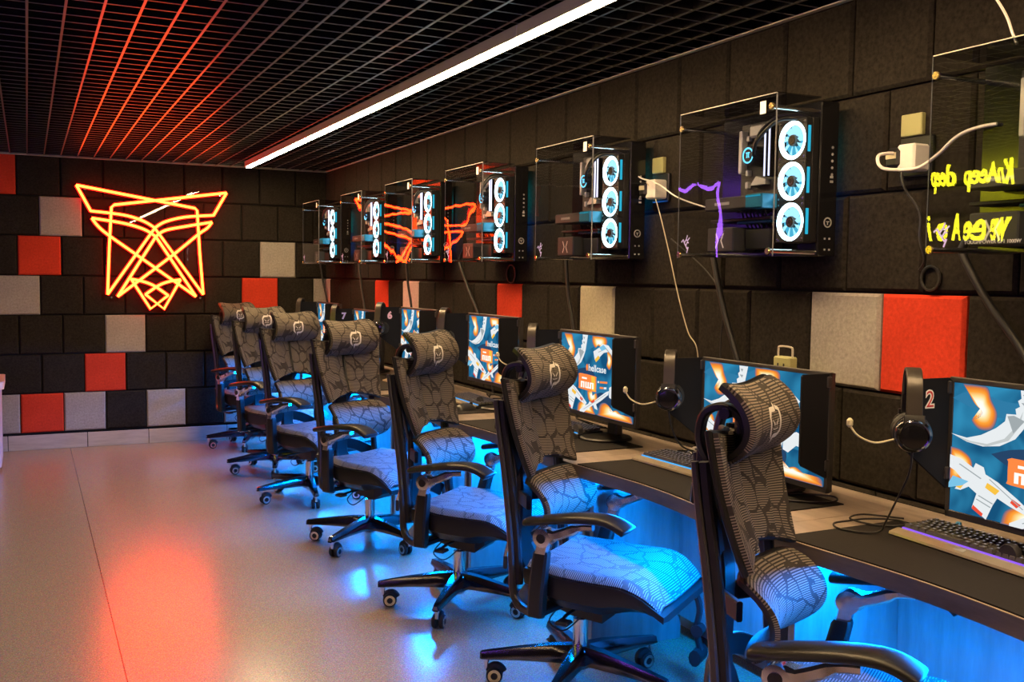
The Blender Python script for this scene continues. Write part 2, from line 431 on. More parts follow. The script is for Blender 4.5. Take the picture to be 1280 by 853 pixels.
def text_part(name, txt, size, fn, matname, parent, thick=0., bold=0.):
    me = text_mesh(txt, size, fn, thick, bold); me.materials.append(M[matname]); me.name = name
    return link(name, me, parent)
def cat(pts, n=8):
    """Catmull-Rom smoothing"""
    P = [V(p) for p in pts]; out = []
    for i in range(len(P) - 1):
        p0 = P[max(i - 1, 0)]; p1 = P[i]; p2 = P[i + 1]; p3 = P[min(i + 2, len(P) - 1)]
        for k in range(n):
            t = k / n
            out.append(.5 * ((2 * p1) + (p2 - p0) * t + (2 * p0 - 5 * p1 + 4 * p2 - p3) * t * t + (3 * p1 - p0 - 3 * p2 + p3) * t ** 3))
    out.append(P[-1]); return out
#@@ROOM
# ------------------------------------------------------------------ room shell
XL, YB = -4.2, -11.4
b = MB(); b.span((XL - .1, YB - .1, -.08), (.1, .1, 0)); struct('floor', b, 'floor')
b = MB(); b.span((XL - .1, YB - .1, CEIL + .32), (.1, .1, CEIL + .4)); struct('ceiling', b, 'void')

RED, GREY = 'felt_red', 'felt_grey'
FAR = {(-1, 0): RED, (.5, 1): GREY, (0, 2): RED, (-.5, 3): GREY, (2, 4): GREY, (1.5, 5): RED, (-1, 6): GREY, (0, 6): RED, (1, 6): GREY, (3, 6): GREY,
       (6, 2): GREY, (5.5, 3): RED, (7.5, 3): GREY, (5, 6): GREY}
RIGHT = {-1.5: (RED, 'orange red felt wall panel above the headset marked 2'), -.5: (GREY, 'grey felt wall panel beside the large orange red one'),
         4.5: ('felt_cream', 'cream felt wall panel above the fourth screen of the row'), 7.5: (RED, 'orange red felt wall panel above the fifth screen'),
         12.5: ('felt_pink', 'pinkish grey felt wall panel below the yellow lit computer case'), 14.5: (RED, 'narrow looking red felt panel next to the pinkish grey one'),
         19.5: ('felt_pink', 'cut pink felt panel strip in the room corner')}
FARLAB = {(-1, 0): 'dark red felt panel high up at the ceiling line', (.5, 1): 'lilac grey felt panel beside the neon sign tip', (0, 2): 'crimson felt panel below the lilac grey one',
          (-.5, 3): 'grey felt panel cut by the photo edge at half height', (2, 4): 'grey felt panel just under the neon sign', (1.5, 5): 'red felt panel diagonally below the grey one under the sign',
          (-1, 6): 'narrow grey felt panel beside the white counter', (0, 6): 'red felt panel in the lowest row above the skirting', (1, 6): 'grey felt panel in the lowest row touching the red one',
          (3, 6): 'single grey felt panel in the lowest row between black ones', (6, 2): 'grey felt panel on the far wall close to the computer cases',
          (5.5, 3): 'orange red felt panel behind the farthest headrest', (7.5, 3): 'grey felt panel cut off by the room corner', (5, 6): 'blue lit grey felt panel behind the farthest chair'}
def tile(mb, c0, c1, fn, o=(0, 0, 0)):
    """chamfered felt panel on a wall; (a0,z0)-(a1,z1) on the wall, fn(a, z, depth) -> 3D"""
    (a0, z0), (a1, z1) = c0, c1; g = .0035; k = .010
    r = [[(a0 + g, z0 + g), (a1 - g, z0 + g), (a1 - g, z1 - g), (a0 + g, z1 - g)], [(a0 + g + k, z0 + g + k), (a1 - g - k, z0 + g + k), (a1 - g - k, z1 - g - k), (a0 + g + k, z1 - g - k)]]
    rings = [[V(fn(a, z, d)) - V(o) for a, z in q] for q, d in ((r[0], -.02), (r[0], 0.), (r[1], .010))]
    mb.loft(rings)
def wall(name, fn, a_lo, a_hi, off, special, labels, off_half=0):
    bk = MB(); q = [fn(a, z, d) for a in (a_lo, a_hi) for z in (0, CEIL + .32) for d in (-.12, -.018)]
    bk.span([min(p[i] for p in q) for i in range(3)], [max(p[i] for p in q) for i in range(3)])
    w = struct(name, bk, 'backing')
    mb = MB()
    for r in range(7):
        z1 = CEIL - r * T; z0 = z1 - T; base = off + (.5 * T if (r % 2) else 0.)
        n0 = math.floor((a_lo - base) / T); n1 = math.ceil((a_hi - base) / T)
        for k in range(n0, n1):
            a0, a1 = max(base + k * T, a_lo), min(base + (k + 1) * T, a_hi)
            if a1 - a0 < .03: continue
            key = (round((k + (.5 if r % 2 else 0)), 1), r)
            if key in special:
                m = special[key]; tb = MB(); o = fn((a0 + a1) / 2, (z0 + z1) / 2, -.018)
                tile(tb, (a0, z0), (a1, z1), fn, o)
                t = part('wall_panel', tb, m, None, 0, o); tag(t, labels[key], 'acoustic panel', 'coloured felt panels')
            else: tile(mb, (a0, z0), (a1, z1), fn)
    p = part('panel_cladding', mb, 'felt_black', w, 0)
    return w
wall('wall_far', lambda a, z, d: (a, -d, z), XL, 0., -7.882 * T, FAR, FARLAB)
# along the right wall a runs from the corner towards the camera
RS = {}; RL = {}
for i, (m, l) in RIGHT.items():
    RS[(round(-i - 1 + 20, 1), 3)] = m; RL[(round(-i - 1 + 20, 1), 3)] = l
wall('wall_right', lambda a, z, d: (-d, -a, z), 0., -YB, (19.944 - 20) * T, RS, RL)
wall('wall_left', lambda a, z, d: (XL + d, -a, z), 0., -YB, .1, {}, {})
bk = MB(); bk.span((XL, YB - .1, 0), (0, YB, CEIL + .32)); struct('wall_back', bk, 'felt_black')
# skirting and ceiling angle trims
b = MB()
for x0, x1 in ((-4.2, -2.62), (-2.615, -2.03), (-2.025, -1.55), (-1.545, -.9), (-.895, 0)): b.span((x0, -.012, 0), (x1, .004, .12), .002)
struct('baseboard_far', b, 'skirting')
b = MB(); b.span((-.012, YB, 0), (.004, 0, .12), .002); struct('baseboard_right', b, 'skirting')
b = MB(); b.span((XL, -.028, CEIL - .004), (0, -.004, CEIL + .001)); b.span((XL, -.012, CEIL - .004), (0, -.008, CEIL + .03)); struct('trim_1', b, 'alu')
b = MB(); b.span((-.028, YB, CEIL - .004), (-.006, -.03, CEIL + .001)); struct('trim_2', b, 'alu')
# open-cell ceiling grid
b = MB()
k = -14
while True:
    x = -2.4399 + .1215 * k; k += 1
    if x > -.02: break
    if x < XL: continue
    b.m = 0; b.span((x - .0045, YB, CEIL), (x + .0045, -.03, CEIL + .002)); b.m = 1; b.span((x - .004, YB, CEIL + .002), (x + .004, -.03, CEIL + .045))  # paler underside strip puts caught light into the colour, sides stay black
g = part('ceiling_grid', b, ['rail', 'grid'], None, 0); g['kind'] = 'structure'; g['label'] = 'black open-cell ceiling grid of thin rails and cross blades'
b = MB(); y = -4.87 + .1135 * 42
while y > YB:
    if y < -.03: b.m = 0; b.span((XL, y - .0026, CEIL + .003), (-.005, y + .0026, CEIL + .005)); b.m = 1; b.span((XL, y - .002, CEIL + .005), (-.005, y + .002, CEIL + .044))  # blade undersides painted paler, as if catching light
    y -= .1135
part('cross_blade', b, ['rail', 'grid'], g, 0)
# LED line lamp
def line_lamp(x0, x1, y0, y1, label, seg, lm='led'):
    t = empty('linear_lamp', ((x0 + x1) / 2, (y0 + y1) / 2, CEIL - .048), 0, label, 'ceiling lamp'); w = (x1 - x0) / 2; cy = (y0 + y1) / 2
    ys = [y0] + seg + [y1]
    for a, c in zip(ys[:-1], ys[1:]):
        h = MB(); h.span((-w, a - cy - .002, .004), (w, c - cy + .002, .046), .003); h.span((-w, a - cy - .002, 0), (-w + .006, c - cy + .002, .006)); h.span((w - .006, a - cy - .002, 0), (w, c - cy + .002, .006))
        ho = part('housing', h, 'housing', t, 0)
        d = MB(); d.span((-w + .014, a - cy - .001, -.005), (w - .014, c - cy + .001, .0042)); part('diffuser', d, lm, ho, 0)
    return t
line_lamp(-.834, -.768, -.52, -10.9, 'long warm white LED line lamp running along the ceiling', [-2.4, -4.28, -5.557, -7.4, -9.2])
line_lamp(-3.45, -3.39, -5.0, -10.9, 'second LED line lamp over the other side of the room', [-7.0, -9.0], 'led_dim')  # added unseen lamp, lifts the general light of the room

# ------------------------------------------------------------------ neon sign on the far wall
def neon(name, lines, r, fn, matn, parent, n=8):
    mb = MB()
    for L in lines: mb.tube([fn(*p) for p in L], r, n)
    o = part(name, mb, matn, parent)
    if matn == 'neon_red':
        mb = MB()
        for L in lines: mb.tube([V(fn(*p)) + V((0, .012, 0)) for p in L], .016, 8)  # wider glowing tube added behind, stands in for the red halo
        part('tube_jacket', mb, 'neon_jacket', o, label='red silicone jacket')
    return o
t = empty('neon_sign', (-1.49, -.045, 1.65), 0, 'red neon sign of crossing lines shaped like a horned head', 'neon sign')
def ns(x, z): return (x + 1.49, -.012, z - 1.65)
def c2(P, n=6): return [(p[0], p[1]) for p in cat([(x, z, 0) for x, z in P], n)]
EL = [(-2.085, 2.153), (-1.98, 1.949)] + c2([(-1.98, 1.949), (-1.728, 1.925), (-1.58, 1.882), (-1.49, 1.83)]) + [(-1.098, 1.27)]
ER = [(-.897, 2.147), (-1.007, 1.95)] + c2([(-1.007, 1.95), (-1.237, 1.927), (-1.40, 1.882), (-1.483, 1.83)]) + [(-1.861, 1.267)]
SL = c2([(-1.973, 1.891), (-1.729, 1.857), (-1.569, 1.811), (-1.479, 1.754)]) + [(-1.158, 1.252)] + c2([(-1.158, 1.252), (-1.604, 1.578), (-1.842, 1.752), (-1.925, 1.825), (-1.973, 1.891)])
SR = c2([(-1.021, 1.891), (-1.237, 1.848), (-1.405, 1.808), (-1.479, 1.754)]) + [(-1.784, 1.25)] + c2([(-1.784, 1.25), (-1.357, 1.592), (-1.137, 1.781), (-1.06, 1.84), (-1.021, 1.891)])
N1 = [(-1.678, 1.397), (-1.527, 1.147), (-1.385, 1.26)] + c2([(-1.385, 1.26), (-1.492, 1.338), (-1.58, 1.375), (-1.678, 1.397)])
N2 = [(-1.283, 1.396), (-1.419, 1.146), (-1.566, 1.268)] + c2([(-1.566, 1.268), (-1.459, 1.345), (-1.37, 1.38), (-1.283, 1.396)])
L1 = [(-2.085, 2.153), (-1.16, 2.004), (-1.143, 1.985), (-1.124, 1.623), (-1.098, 1.27)]
L2 = [(-.897, 2.147), (-1.80, 2.006), (-1.823, 1.985), (-1.843, 1.658), (-1.861, 1.267)]
for L in (EL, ER, SL, SR, N1, N2, L1, L2): neon('neon_tube', [L], .009, ns, 'neon_red', t)
pl = MB(); out = [(-2.15, 2.2), (-1.49, 2.09), (-.83, 2.195), (-.96, 1.92), (-.97, 1.86), (-1.07, 1.76), (-1.05, 1.22), (-1.2, 1.2), (-1.4, 1.09), (-1.55, 1.09), (-1.75, 1.2), (-1.91, 1.22), (-1.88, 1.72), (-2.02, 1.87), (-2.02, 1.93)]
pl.prism(out, lambda a, c, d: (a + 1.49, d, c - 1.65), .002, .006); part('backing_plate', pl, 'acrylic', t, 0, label='clear acrylic backing plate')
for x, z in ((-2.02, 2.12), (-.95, 2.12), (-1.83, 1.24), (-1.12, 1.24)):
    s = MB(); s.lathe([(.008, -.004), (.008, .042)], (x + 1.49, 0, z - 1.65), 'y', 12); part('spacer', s, 'chrome', t)
# neon lettering and lines on the left wall (seen mirrored in the acrylic of the computer cases)
t = empty('neon_sign', (XL + .05, -3.95, 2.0), 0, 'yellow neon lettering on the left wall, seen mirrored in the closest computer case', 'neon sign')
for txt, z, s in (('KnAeep  deep', .21, .235), ('we ee A o i', -.155, .27)):
    text_part('letter_row', txt, s, lambda a, c, d: (d, a * .52 - .04, c + z), 'neon_yellow', t, .006, .004)
t = empty('neon_sign', (XL + .05, -.8, 2.0), 0, 'violet neon line on the left wall near the far corner', 'neon sign')
neon('neon_tube', [[(-.03, .42 - i * .1, .37 + .03 * math.sin(i * 1.7)) for i in range(9)] + [(-.03, -.41, -.45)]], .017, lambda *p: (p[0] + .03, p[1], p[2]), 'neon_purple', t)
t = empty('neon_sign', (XL + .05, -7.6, 1.5), 0, 'violet neon zigzag line on the left wall beside the camera', 'neon sign')
neon('neon_tube', [[(0, 1.4 - i * .25, .25 * (-1) ** i) for i in range(12)], [(0, 1.4, .55), (0, -1.35, .55)]], .014, lambda *p: p, 'neon_purple', t)

# white counter end at the left edge of the photo
t = empty('counter', (-3.05, -.62, 0), 0, 'white counter end with red lit top beside the far wall', 'counter')
def rr(x0, y0, x1, y1, r, n=6):
    o = []
    for cx, cy, a0 in ((x1 - r, y1 - r, 0), (x0 + r, y1 - r, 90), (x0 + r, y0 + r, 180), (x1 - r, y0 + r, 270)):
        for k in range(n + 1): a = math.radians(a0 + 90 * k / n); o.append((cx + r * math.cos(a), cy + r * math.sin(a)))
    return o
b = MB(); b.prism(rr(-.6, -.3, .405, .3, .05), lambda a, c, d: (a, c, d), .03, .60); part('body', b, 'counter', t)
b = MB(); b.prism(rr(-.59, -.29, .395, .29, .05), lambda a, c, d: (a, c, d), 0, .03); part('plinth', b, 'plastic', t)
b = MB(); b.prism(rr(-.62, -.32, .43, .32, .05), lambda a, c, d: (a, c, d), .60, .655); part('top', b, 'counter_top', t)
#@@CHAIR
# ------------------------------------------------------------------ mesh gaming chair (x forward, y to its left)
def head_pt(u, v, off=0., k=1.):
    u, v = (2 * u - 1) * k, (2 * v - 1) * k
    uu = u * (1 - .07 * abs(v) ** 6)
    x = -.118 - .062 * abs(v) ** 2.3 - .012 * (v > 0) * v + .012 * uu * uu
    z = 1.108 + .090 * v * (1 - .10 * abs(u) ** 8) + (.022 * uu * uu * max(v, 0)) - .006 * uu * uu * max(-v, 0)
    return (x - off, uu * .170, z)
def lumbar_pt(u, v, off=0., k=1.):
    u, v = (2 * u - 1) * k, (2 * v - 1) * k
    uu = u * (1 - .08 * abs(v) ** 5)
    x = -.072 - .070 * abs(v) ** 2.2 - .012 * v + .042 * uu * uu
    z = .662 + .098 * v * (1 - .08 * abs(u) ** 8) + .006 * v * uu * uu
    return (x - off, uu * .192, z)
def wing_pt(side, u, v, off=0.):
    # u: 0 inner edge -> 1 outer edge; v: 0 bottom -> 1 top
    zi = .812 + (1.085 - .812) * v; zo = .775 + (1.105 - .775) * v
    yi = .013 + .010 * v; yo = .182 + .058 * v ** .8
    z = zi + (zo - zi) * u; y = yi + (yo - yi) * u
    z += .015 * math.sin(u * PI) * (v - .5) * -1
    lean = -.141 - (z - .79) * .227
    x = lean + .034 * u ** 1.4 - .010 * math.sin(v * PI) + .012 * math.exp(-((u - .42) / .08) ** 2) - .020 * (1 - min(1, u / .12)) ** 2 - .006
    return (x - off, side * y, z)
def seat_pt(u, v, off=0.):
    # u: 0 back -> 1 front, v: 0 right -> 1 left
    w = 2 * v - 1; x = -.105 + .495 * u
    z = .490 - .010 * math.sin(u * PI) - .010 * (1 - w * w)
    if u > .66: q = (u - .66) / .34; z -= .085 * q ** 2.1; x -= .012 * q ** 3
    z -= .020 * (max(0, abs(w) - .86) / .14) ** 2
    hw = .245 - .03 * max(0, .25 - u) / .25 - .03 * (max(0, u - .72) / .28) ** 2
    return (x, w * hw, z - off)
def build_chair():
    root = empty('gaming_chair', (0, 0, 0))
    # five star base
    h = MB(); h.lathe([(.030, .065), (.046, .075), (.050, .10), (.046, .135), (.034, .15)], (0, 0, 0), 'z', 20); part('base_hub', h, 'polished', root)
    leg = MB(); rings = []
    for x, w, zt, zb in ((.025, .060, .150, .085), (.10, .056, .147, .088), (.22, .046, .132, .090), (.315, .038, .118, .088), (.352, .034, .112, .088), (.358, .022, .108, .092)):
        a = w / 2; c = a * .55; rings.append([(x, -a, zb), (x, a, zb), (x, a, zt - .022), (x, c, zt), (x, -c, zt), (x, -a, zt - .022)])
    leg.loft(rings)
    legm = mesh('base_leg', leg, 'polished', 30)
    cs = MB()
    cs.m = 1; cs.lathe([(.008, .05), (.008, .098)], (.335, 0, 0), 'z', 12)
    cs.lathe([(.0105, .075), (.0105, .09)], (.335, 0, 0), 'z', 12)
    cs.m = 0
    cs.tube([(.300 + .026 * math.cos(a), 0, .031 + .03 * math.sin(a)) for a in [math.radians(q) for q in range(20, 161, 20)]], .016, 8)
    for sy in (-1, 1):
        cs.m = 0; cs.lathe([(.018, .006 * sy), (.027, .006 * sy), (.030, .010 * sy), (.030, .020 * sy), (.027, .0245 * sy), (.022, .0245 * sy)], (.305, 0, .030), 'y', 22)
        cs.m = 1; cs.lathe([(.0125, .025 * sy), (.0235, .025 * sy), (.0235, .0262 * sy), (.0125, .0262 * sy)], (.305, 0, .030), 'y', 22, cap=False)
        cs.m = 0; cs.lathe([(.004, .0246 * sy), (.0145, .0246 * sy), (.0145, .0252 * sy), (.004, .0255 * sy)], (.305, 0, .030), 'y', 18)
    cm = mesh('caster', cs, ['rubber', 'chrome'], 30)
    for k in range(5):
        l = link('base_leg', legm, root, None, math.radians(72 * k)); link('caster', cm, l)
    g = MB(); g.lathe([(.027, .145), (.027, .245), (.020, .245), (.014, .25), (.014, .34)], (0, 0, 0), 'z', 20); g.lathe([(.022, .052), (.022, .07)], (0, 0, 0), 'z', 18); part('gas_lift', g, 'chrome', root)
    # mechanism
    m = MB(); m.box((-.02, 0, .345), (.22, .16, .05), .012)
    m.loft([[(-.11, -.06, .30), (-.11, .06, .30), (-.11, .06, .335), (-.11, -.06, .335)], [(.0, -.075, .275), (.0, .075, .275), (.0, .075, .345), (.0, -.075, .345)], [(.12, -.085, .270), (.12, .085, .270), (.12, .085, .35), (.12, -.085, .35)], [(.155, -.06, .30), (.155, .06, .30), (.155, .06, .35), (.155, -.06, .35)]])
    m.box((.10, 0, .378), (.38, .30, .03), .008); part('tilt_mechanism', m, 'plastic', root)
    m = MB(); m.tube(cat([(.03, -.07, .315), (.03, -.19, .312), (.05, -.245, .314)]), .006); m.box((.055, -.255, .314), (.05, .05, .014), .006); part('lever', m, 'plastic', root)
    m = MB(); m.tube(cat([(-.06, -.05, .29), (-.08, -.09, .245), (-.02, -.10, .225), (.03, -.06, .27)]), .003, 6); part('control_wire', m, 'cable', root)
    # seat
    s = MB(); s.sheet(lambda u, v: seat_pt(u, v), 26, 18, .014, lambda u, v: (v * .5, u * .56)); part('seat', s, 'seatfabric', root, 50)
    f = MB(); rings = []
    for u in [i / 16 for i in range(17)]:
        x0, _, _ = seat_pt(u, .5); L = seat_pt(u, 0); hw = abs(L[1]) + .006
        zt = L[2] - .006; dep = .110 - .085 * (max(0, u - .55) / .45) ** 1.3 - .03 * max(0, .2 - u) / .2
        xx = L[0] + (.012 if u == 1 else (-.01 if u == 0 else 0))
        rings.append([(xx, -hw, zt), (xx, -hw - .004, zt - .02), (xx, -hw + .004, zt - dep * .65), (xx, -hw + .05, zt - dep), (xx, hw - .05, zt - dep), (xx, hw - .004, zt - dep * .65), (xx, hw + .004, zt - .02), (xx, hw, zt)])
    f.loft(rings); part('seat_frame', f, 'plastic_soft', root, 40)
    # retracting footrest folded under the seat front
    r = MB(); r.bar(cat([(.25, .17, .375), (.345, .185, .35), (.375, .19, .29), (.365, .19, .21), (.385, .19, .13)]), (0, 1, 0), [.03] * 33, .016)
    r.lathe([(.024, -.024), (.024, .024)], (.35, .185, .345), 'y', 14); r.lathe([(.022, -.02), (.022, .02)], (.372, .19, .21), 'y', 14); part('footrest_link', r, 'plastic', root)
    r = MB(); r.loft([[(.375 + .022 * math.cos(a), y, .12 + .03 * math.sin(a)) for a in [2 * PI * k / 10 for k in range(10)]] for y in (.145, .15, .225, .23)]); part('footrest_pad', r, 'rubber', root)
    # back frame
    for sd in (-1, 1):
        pts = cat([(-.03, .235 * sd, .322), (-.11, .232 * sd, .326), (-.158, .210 * sd, .365), (-.173, .196 * sd, .45), (-.186, .192 * sd, .58), (-.208, .198 * sd, .78), (-.226, .206 * sd, .92), (-.238, .210 * sd, 1.03)], 5)
        n = len(pts); b_ = MB(); b_.bar(pts, (0, 1, 0), [.028 - .012 * i / n for i in range(n)], [.030 - .014 * i / n for i in range(n)])
        ro = part('back_rail', b_, 'railmetal', root)
        b_ = MB(); b_.bar([V(p) + V((.020, -.010 * sd, 0)) for p in pts[12:]], (0, 1, 0), .024, .026); part('rail_core', b_, 'plastic', ro)
    s = MB(); s.bar(cat([(-.10, 0, .345), (-.19, 0, .37), (-.235, 0, .47), (-.235, 0, .62), (-.24, 0, .76), (-.285, 0, .92), (-.30, 0, 1.02)], 5), (0, 1, 0), [.11] * 10 + [.085] * 21, .03)
    for sd in (-1, 1):
        s.bar(cat([(-.245, .02 * sd, .74), (-.235, .07 * sd, .82), (-.235, .115 * sd, .90), (-.25, .125 * sd, .97)], 4), (0, 1, -.3), .045, .02)
        s.bar(cat([(-.285, .02 * sd, .91), (-.285, .09 * sd, .93), (-.245, .185 * sd, .95)], 4), (0, .2, 1), .05, .016)
        s.bar(cat([(-.235, .03 * sd, .52), (-.23, .11 * sd, .50), (-.205, .19 * sd, .46)], 4), (.1, 0, 1), .06, .014)
        s.bar(cat([(-.16, .03 * sd, .36), (-.15, .12 * sd, .345), (-.12, .22 * sd, .328)], 4), (1, 0, 0), .06, .02)
        s.bar([(-.235, .03 * sd, .66), (-.175, .10 * sd, .665), (-.15, .125 * sd, .665)], (0, 0, 1), .05, .016)
    part('spine', s, 'plastic', root)
    # lumbar pad
    l = MB(); l.sheet(lambda u, v: lumbar_pt(u, v), 22, 16, .012, lambda u, v: (u * .40, v * .24)); lp = part('lumbar_pad', l, 'fabric', root, 50)
    l = MB(); l.sheet(lambda u, v: lumbar_pt(u, v, .0125, 1.015), 18, 12, .012); part('lumbar_shell', l, 'plastic', lp, 50)
    # split upper back
    for sd in (-1, 1):
        w = MB(); w.sheet(lambda u, v: wing_pt(sd, u, v), 16, 18, .012, lambda u, v: (u * .21 + (.5 if sd > 0 else 0), v * .32)); wo = part('back_wing', w, 'fabric', root, 50)
        ring = [wing_pt(sd, u, 0, .010) for u in [i / 8 for i in range(8)]] + [wing_pt(sd, 1, v, .010) for v in [i / 10 for i in range(10)]] + [wing_pt(sd, 1 - u, 1, .010) for u in [i / 8 for i in range(8)]] + [wing_pt(sd, 0, 1 - v, .010) for v in [i / 10 for i in range(10)]]
        e = MB(); e.tube(ring, .0095, 8, loop=True); part('wing_frame', e, 'plastic_soft', wo)
        e = MB(); e.sheet(lambda u, v: wing_pt(sd, .04 + .92 * u, .04 + .92 * v, .013), 10, 10, .006); part('wing_shell', e, 'plastic', wo, 50)
    # headrest
    hd = MB(); hd.sheet(lambda u, v: head_pt(u, v), 24, 18, .014, lambda u, v: (u * .38, v * .20)); ho = part('headrest', hd, 'fabric', root, 50)
    hs = MB(); hs.sheet(lambda u, v: head_pt(u, v, .0145, 1.012), 20, 14, .014); part('headrest_shell', hs, 'plastic_soft', ho, 50)
    em = MB()
    def ef(a, c): p = head_pt(.5 + a * .043 / .34, .5 + c * .045 / .18); return (p[0] + .0028, p[1], p[2])
    em.strip2d([(.45, .78), (.85, .66), (.82, -.55), (.5, -.74), (-.12, -.74), (.12, -1.2)], [.22, .24, .24, .26, .26, .02], ef)
    em.strip2d([(.4, 1.05), (.22, .70), (-.45, .70), (-.82, .35), (-.78, -.45), (-.3, -.9)], [.02, .26, .26, .24, .24, .03], ef)
    em.strip2d([(.48, .18), (.12, -.14)], [.05, .16], ef); em.strip2d([(-.48, .18), (-.12, -.14)], [.05, .16], ef)
    em.strip2d([(.4, -.32), (.12, -.36), (-.12, -.36), (-.4, -.32)], .06, ef)
    part('headrest_emblem', em, 'emblem', ho, 0, label='white emblem with two slanted eyes', recalc=False)
    br = MB()
    for sd in (-1, 1):
        br.bar(cat([(-.27, .035 * sd, 1.0), (-.285, .06 * sd, 1.06), (-.27, .07 * sd, 1.125), (-.225, .065 * sd, 1.145), (-.185, .055 * sd, 1.12), (-.175, .05 * sd, 1.075), (-.20, .05 * sd, 1.035)], 5), (0, 1, 0), .034, .020)
    br.tube([(-.215, -.09, 1.13), (-.215, .09, 1.13)], .014, 10); br.box((-.185, 0, 1.10), (.03, .13, .06), .01); br.bar([(-.29, 0, .98), (-.285, 0, 1.045)], (0, 1, 0), .11, .024)
    part('headrest_bracket', br, 'plastic', root)
    # arms
    for sd in (-1, 1):
        a = MB(); rings = []
        for x, y, z, w, d in ((-.048, .254, .318, .052, .042), (-.046, .255, .335, .056, .046), (-.035, .268, .43, .056, .044), (-.012, .288, .545, .052, .040), (-.010, .289, .555, .044, .034)):
            c = .3; rings.append([(x + w / 2 * q, sd * y + d / 2 * r, z) for q, r in ((-1, -1 + c), (-1 + c, -1), (1 - c, -1), (1, -1 + c), (1, 1 - c), (1 - c, 1), (-1 + c, 1), (-1, 1 - c))])
        a.loft(rings); a.bar([(-.05, .25 * sd, .328), (-.02, .15 * sd, .335), (0, .06 * sd, .35)], (1, 0, 0), .055, .022)
        ao = part('armrest', a, 'plastic_soft', root)
        k = MB(); k.lathe([(.016, -.026), (.031, -.024), (.033, 0), (.031, .024), (.016, .026)], (.002, sd * .300, .605), 'y', 20)
        k.loft([[(x + p, sd * .295 + q, z) for p, q in ((-.018, -.015), (.018, -.015), (.018, .015), (-.018, .015))] for x, z in ((-.010, .548), (-.004, .575), (.0, .60))])
        k.bar(cat([(.002, sd * .300, .605), (.06, sd * .297, .622), (.12, sd * .292, .648), (.17, sd * .288, .655)], 4), (0, 1, 0), [.05] * 4 + [.042] * 4 + [.03] * 5, [.05] * 3 + [.032] * 5 + [.02] * 5)
        part('arm_bracket', k, 'chrome', ao, label='chrome pivot bracket')
        bo = MB(); bo.lathe([(.004, -.0275 * sd * -1), (.016, .0275 * sd), (.016, .029 * sd), (.004, .029 * sd)], (.002, sd * .300, .605), 'y', 16); part('pivot_cap', bo, 'plastic', ao)
        p = MB(); rings = []
        P = cat([(-.055, .322, .655), (-.04, .32, .657), (.04, .312, .672), (.13, .298, .684), (.20, .280, .684), (.24, .268, .673), (.270, .258, .655), (.280, .254, .646)], 4); n = len(P)
        for i, q in enumerate(P):
            f_ = i / (n - 1); w = .030 + .018 * min(1, f_ * 4) + .004 * f_; h = .012 + .007 * f_
            if f_ < .08: w *= .4 + .6 * (f_ / .08); h *= .5 + .5 * f_ / .08
            if f_ > .93: k_ = math.sqrt(max(0, 1 - ((f_ - .93) / .07) ** 2)); w *= .35 + .65 * k_; h *= .4 + .6 * k_
            tn = (P[min(i + 1, n - 1)] - P[max(i - 1, 0)]).normalized(); up = V((-tn.z, 0, tn.x))
            rg = []
            for j in range(14):
                an = 2 * PI * j / 14; ca, sa = math.cos(an), math.sin(an)
                rg.append((q.x + up.x * h * math.copysign(abs(sa) ** .75, sa), sd * (q.y + w * math.copysign(abs(ca) ** .75, ca)), q.z + up.z * h * math.copysign(abs(sa) ** .75, sa)))
            rings.append(rg)
        p.loft(rings); part('arm_pad', p, 'plastic_soft', ao, 50)
    return root
CH = [ # x, y, heading, base turn, label
 (-0.764, -7.096, -58.9, 40.9, 'mesh gaming chair cut off by the bottom of the photo, its armrest foremost'),
 (-0.705, -5.875, -55.0, 62.3, 'mesh gaming chair with its whole blue lit seat showing, second along the row'),
 (-0.76, -4.906, -52.3, 67.3, 'mesh gaming chair in the middle of the row, in front of the fourth desk'),
 (-0.808, -3.78, -64.6, 65.9, 'mesh gaming chair fourth along the row, headrest emblem facing the room'),
 (-0.827, -2.585, -66.0, 39.9, 'mesh gaming chair third from the far wall, its headrest covering part of another'),
 (-0.825, -1.6, -70.0, 38.0, 'mesh gaming chair second from the far wall, between two overlapping headrests'),
 (-0.789, -0.47, -61.8, 25.2, 'mesh gaming chair standing closest to the far wall')]
proto = build_chair()
for i, (x, y, th, bt, lab) in enumerate(CH):
    o = proto if i == 0 else dup(proto)
    o.location = (x, y, 0); o.rotation_euler = (0, 0, math.radians(th)); tag(o, lab, 'chair', 'mesh gaming chairs along the desks')
    k = 0
    for ch in o.children:
        if ch.name.startswith('base_leg'): ch.rotation_euler = (0, 0, math.radians(bt + 72 * k)); k += 1
#@@STATIONS
# ------------------------------------------------------------------ desks
SEAM = [-7.86, -6.71, -5.60, -4.44, -3.33, -2.23, -1.13, -.04]
ORD = ['closest to the camera', 'second along the row', 'third along the row', 'fourth along the row', 'fifth along the row', 'sixth along the row', 'farthest along the row']
DESKL = ['wooden desk closest to the camera, carrying the keyboard with violet glow', 'wooden desk behind the chair with the whole blue lit seat', 'wooden desk carrying a black mouse before the screen with the orange box',
         'wooden desk fourth along the row', 'wooden desk fifth along the row, mostly hidden by a chair', 'wooden desk second from the far wall, hidden by chairs', 'wooden desk closest to the far wall']
def front_x(s): return -.628 - .018 * math.cos(2 * PI * s)          # gently curved front edge, s 0..1 along the desk
def outline(y0, y1, g=.001):
    p = [(-.0125, y0 - g), (-.0125, y1 + g)]
    return p + [(front_x(s), y1 + g + (y0 - y1 - 2 * g) * s) for s in [k / 16 for k in range(17)]]
DT = .762
YS = [(-7.86 - 1.15, -7.86)] + list(zip(SEAM[:-1], SEAM[1:]))
